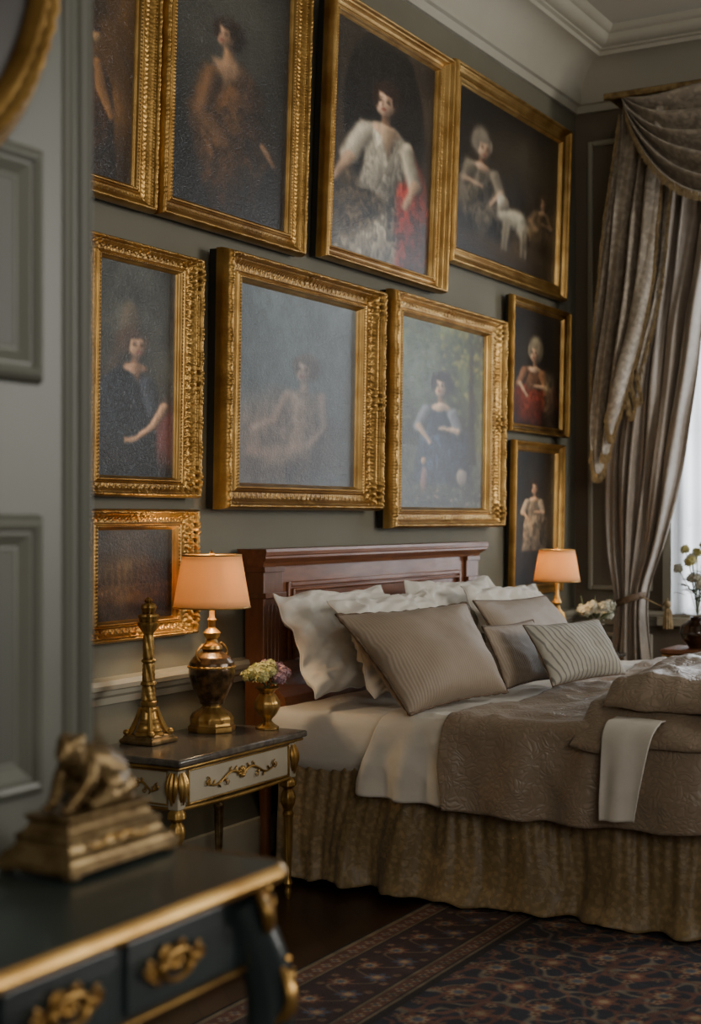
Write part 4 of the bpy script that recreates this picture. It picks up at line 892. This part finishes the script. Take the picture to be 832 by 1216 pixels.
def cabriole(lx,ly,ex,ey,mounted):
    pts=[];rr=[]
    for t in np.linspace(0,1,30):
        z=(TZ-.05)*(1-t)
        o=.045*math.sin(min(1,t/.38)*PI)*(1 if t<.38 else 0)+(.0 if t<.38 else -.035*math.sin((t-.38)/.62*PI))+(.04*max(0,t-.85)/.15)
        pts.append((lx+ex*o,ly+ey*o,z)); rr.append(.030*(1-.58*min(1,t/.8))+.012*(t>.93)+.008*math.sin(min(1,t/.38)*PI))
    l=B().tube(pts,rr,16).build('leg',TEAL,r)
    if mounted:
        b=B(); q=Matrix.Translation((lx,ly,0))@Matrix.Rotation(math.atan2(ey,ex),4,'Z')
        def fr(z,o=0): return q@Matrix(((0,0,1,o),(1,0,0,0),(0,1,0,z),(0,0,0,1)))
        acanthus(b,fr,TZ-.030,.032,.085,.07,.016,7)
        for e in (-1,1): spiral(b,fr(TZ-.045,.034),e*.024,0,.02,e,start=PI/2)
        acanthus(b,fr,TZ-.135,.066,.12,.065,-.03,7)
        for e in (-1,1): spiral(b,fr(TZ-.145,.060),e*.025,0,.022,e,start=PI/2)
        b.build('leg_mount',GOLD2,l)
for lx,ex in ((bx1-.015,.707),(X0+.035,-.3)):
    for ly,ey in ((by1-.015,.707),(Y0+.06,-.707)): cabriole(lx,ly,ex,ey if ex>0 else ey*.4,ex>0)
sx0,sx1,sy0,sy1=1.635,1.768,1.415,1.645
r=thing('gilt_sculpture','antique gilt crouching figure on a stepped flared pedestal on the dark console','sculpture',((sx0+sx1)/2,(sy0+sy1)/2,TZ))
b=B(); ins=[(0,.008),(0,.017),(.004,.021),(.006,.026),(.016,.034),(.020,.043),(.018,.046),(.018,.051),(.026,.056),(.032,.066),(.030,.069),(.027,.072),(.027,.077)]
P_=[[(sx0+i,sy0+i,TZ+z),(sx1-i,sy0+i,TZ+z),(sx1-i,sy1-i,TZ+z),(sx0+i,sy1-i,TZ+z)] for i,z in ins]
b.grid(np.array(P_),cv=True); b.f.append((0,1,2,3)); m_=len(b.v); b.f.append((m_-4,m_-3,m_-2,m_-1)); b.build('pedestal',BRONZE,r,ang=20,bevel=.0015)
for x in (sx0+.012,sx1-.012):
    for y in (sy0+.014,sy1-.014): B().ell((x,y,TZ+.0075),(.014,.014,.0075)).build('foot',BRONZE,r)
b=B(); mount(b,frameX(sx1-.018,(sy0+sy1)/2,TZ+.039),.13,.020); b.build('pedestal_mount',GOLDD,r)
cx=(sx0+sx1)/2; zb=TZ+.077; cyc=(sy0+sy1)/2; b=B(); q_=.88
def E(c,rr,rot=None,n=10,m=7): b.ell((cx+(c[0]-cx)*q_,cyc+(c[1]-cyc)*q_,zb+(c[2]-zb)*q_),tuple(v*(q_+.08) for v in rr),rot,n,m)
def T(pts,rr,n): b.tube([(cx+(p[0]-cx)*q_,cyc+(p[1]-cyc)*q_,zb+(p[2]-zb)*q_) for p in pts],[v*(q_+.10) for v in rr],n)
T([(cx,cyc+.055,zb+.024),(cx,cyc+.040,zb+.045),(cx,cyc+.010,zb+.064),(cx,cyc-.025,zb+.074),(cx+.003,cyc-.042,zb+.080)],[.030,.033,.031,.025,.013],14)
E((cx+.004,cyc-.054,zb+.090),(.018,.021,.023)); 
for k in range(18):
    a=k*2.4; E((cx+.004+.014*math.cos(a),cyc-.048+.016*math.sin(a),zb+.092+.0012*k),(.008,.008,.007),None,7,5)
E((cx+.008,cyc-.076,zb+.084),(.005,.006,.005))
for e in (-1,1):
    T([(cx+e*.022,cyc-.022,zb+.072),(cx+e*.030,cyc-.034,zb+.046),(cx+e*.022,cyc-.052,zb+.022),(cx+e*.018,cyc-.066,zb+.010)],[.013,.011,.010,.009],9); E((cx+e*.018,cyc-.074,zb+.007),(.009,.013,.006))
    T([(cx+e*.016,cyc+.050,zb+.026),(cx+e*.030,cyc+.010,zb+.036),(cx+e*.032,cyc-.010,zb+.034)],[.024,.021,.016],10)
    T([(cx+e*.032,cyc-.010,zb+.034),(cx+e*.031,cyc+.018,zb+.014),(cx+e*.029,cyc+.045,zb+.009)],[.015,.013,.010],9); E((cx+e*.029,cyc+.056,zb+.007),(.010,.016,.007))
T([(cx-.03,cyc+.06,zb+.01),(cx+.0,cyc+.070,zb+.02),(cx+.032,cyc+.05,zb+.028),(cx+.038,cyc+.0,zb+.018),(cx+.034,cyc-.04,zb+.008)],[.014,.018,.016,.014,.009],9)
o=b.build('figure',BRONZE,r); md=o.modifiers.new('remesh','REMESH'); md.mode='VOXEL'; md.voxel_size=.0022; md.use_smooth_shade=True
md=o.modifiers.new('smooth','SMOOTH'); md.iterations=4; md.factor=.5
# ---------------------------------------------------------------- rug
rx0,rx1,ry0,ry1=.87,3.4,1.75,4.7; st=.005
nx=int((rx1-rx0)/st); ny=int((ry1-ry0)/st); x=np.linspace(0,rx1-rx0,nx); y=np.linspace(0,ry1-ry0,ny); XX,YY=np.meshgrid(x,y,indexing='ij')
d=np.minimum(np.minimum(XX,(rx1-rx0)-XX),np.minimum(YY,(ry1-ry0)-YY))
along=np.where((np.minimum(XX,(rx1-rx0)-XX)<np.minimum(YY,(ry1-ry0)-YY)),YY,XX)
C_=dict(n=hx('282a34'),r=hx('704638'),c=hx('998768'),b=hx('465064'),k=hx('1e1b1c'),o=hx('866049'))
img=np.ones((nx,ny,3))*C_['n']
def put(m,c,a=1.0):
    global img
    m=(np.clip(m,0,1)*a)[...,None]; img=img*(1-m)+c*m
def S(v,e=.004): return 1-sm((v+e)/(2*e))
def ros(u,v,R,pet,c1,c2,c3,msk=1,a=.9):
    rr=np.hypot(u,v);th=np.arctan2(v,u); put(S(rr-R*(.78+.22*np.cos(pet*th)))*msk,c1,a); put(S(rr-R*.62*(.8+.2*np.cos(pet*th+PI)))*msk,c2,a); put(S(rr-R*.28)*msk,c3,a)
def cell(v,p): return (v+p/2)%p-p/2
fm=(d>.40).astype(float); U=XX+.010*(fbm(nx,ny,31,20,2)-.5);V=YY+.010*(fbm(nx,ny,32,20,2)-.5)
vine=np.abs(np.sin(U*27)+np.sin(V*27)+.5*np.sin(U*53+2)*np.sin(V*49)); put(S(vine-.18,.08)*fm,C_['c'],.6)
vine2=np.abs(np.sin(U*41+1)*np.cos(V*37)+.6*np.sin((U+V)*31)); put(S(vine2-.24,.1)*fm,C_['r'],.75)
for (p,ox,oy,R,pt,a,b_,c) in ((.24,0,0,.052,8,'r','c','b'),(.24,.12,.12,.046,6,'r','o','c'),(.12,.055,.0,.019,5,'o','k','c'),(.12,0,.055,.017,5,'c','r','k')):
    ros(cell(U+ox,p),cell(V+oy,p),R,pt,C_[a],C_[b_],C_[c],fm,.85)
put((d<.40).astype(float),C_['k']); put(((d>.02)&(d<.035)).astype(float),C_['c'],.7)
m=((d>.035)&(d<.085)).astype(float); put(m,C_['r'],.8); ros(cell(along,.05),d-.06,.018,4,C_['c'],C_['b'],C_['r'],m)
m=((d>.085)&(d<.095)).astype(float); put(m,C_['c'],.6)
m=((d>.10)&(d<.30)).astype(float); put(m,hx('38292a')); v=np.abs((d-.20)-.05*np.sin(along*2*PI/.16)); put(S(v-.004)*m,C_['c'],.7)
ros(cell(along,.16),d-.165,.040,8,C_['r'],C_['c'],C_['b'],m); ros(cell(along+.08,.16),d-.235,.038,6,C_['b'],C_['o'],C_['c'],m); ros(cell(along+.04,.08),d-.275,.014,5,C_['o'],C_['c'],C_['k'],m); ros(cell(along+.04,.08),d-.125,.013,5,C_['o'],C_['c'],C_['k'],m)
m=((d>.305)&(d<.315)).astype(float); put(m,C_['c'],.6); m=((d>.315)&(d<.36)).astype(float); put(m,C_['r'],.7); ros(cell(along,.045),d-.338,.016,4,C_['c'],C_['k'],C_['b'],m); m=((d>.365)&(d<.372)).astype(float); put(m,C_['c'],.6)
img=img*(.72+.5*fbm(nx,ny,5,60,3)[...,None])
Z=.012+.0015*fbm(nx,ny,9,40,3); edge=np.minimum(1,d/.01); Z=Z*edge+.001*(1-edge)
o=colour_mesh('rug',np.stack([XX+rx0,YY+ry0,Z],-1),img,RUGM); tag(o,'dark navy and rust patterned persian style rug running under the bed','rug')
# ---------------------------------------------------------------- lights, world, camera
def area(name,loc,target,sx,sy,e,col):
    l=bpy.data.lights.new(name,'AREA'); l.shape='RECTANGLE'; l.size=sx; l.size_y=sy; l.energy=e; l.color=col
    o=bpy.data.objects.new(name,l); COL.objects.link(o); o.location=loc; o.rotation_euler=(Vector(target)-Vector(loc)).to_track_quat('-Z','Y').to_euler(); return o
area('window_daylight',(1.275,YB+.35,2.0),(1.275,0,1.9),1.4,2.6,115,(.95,.975,1))
area('side_fill',(5.9,5.6,2.0),(0,4.6,.9),2.2,2.2,205,(1,.965,.90))  # added fill lamp for soft ambience; the right wall has no window
area('room_fill',(5.0,-1.2,2.6),(1.0,4.5,.9),2.0,1.8,72,(1,.94,.85))  # added fill lamp from the camera side, not an actual daylight opening
wd=bpy.data.worlds.new('world'); SC.world=wd; wd.use_nodes=True; bgn=wd.node_tree.nodes['Background']; bgn.inputs[0].default_value=(.75,.82,.9,1); bgn.inputs[1].default_value=.8
cam=bpy.data.cameras.new('camera'); co=bpy.data.objects.new('camera',cam); COL.objects.link(co); co.location=CAM; co.rotation_euler=(PI/2,0,TH)
cam.sensor_width=36; cam.sensor_fit='AUTO'; cam.lens=FPX/1216*36; cam.shift_y=(HZ-608)/1216
cam.dof.use_dof=True; cam.dof.focus_distance=4.9; cam.dof.aperture_fstop=2.9; cam.clip_start=.05
SC.camera=co
cleanw()
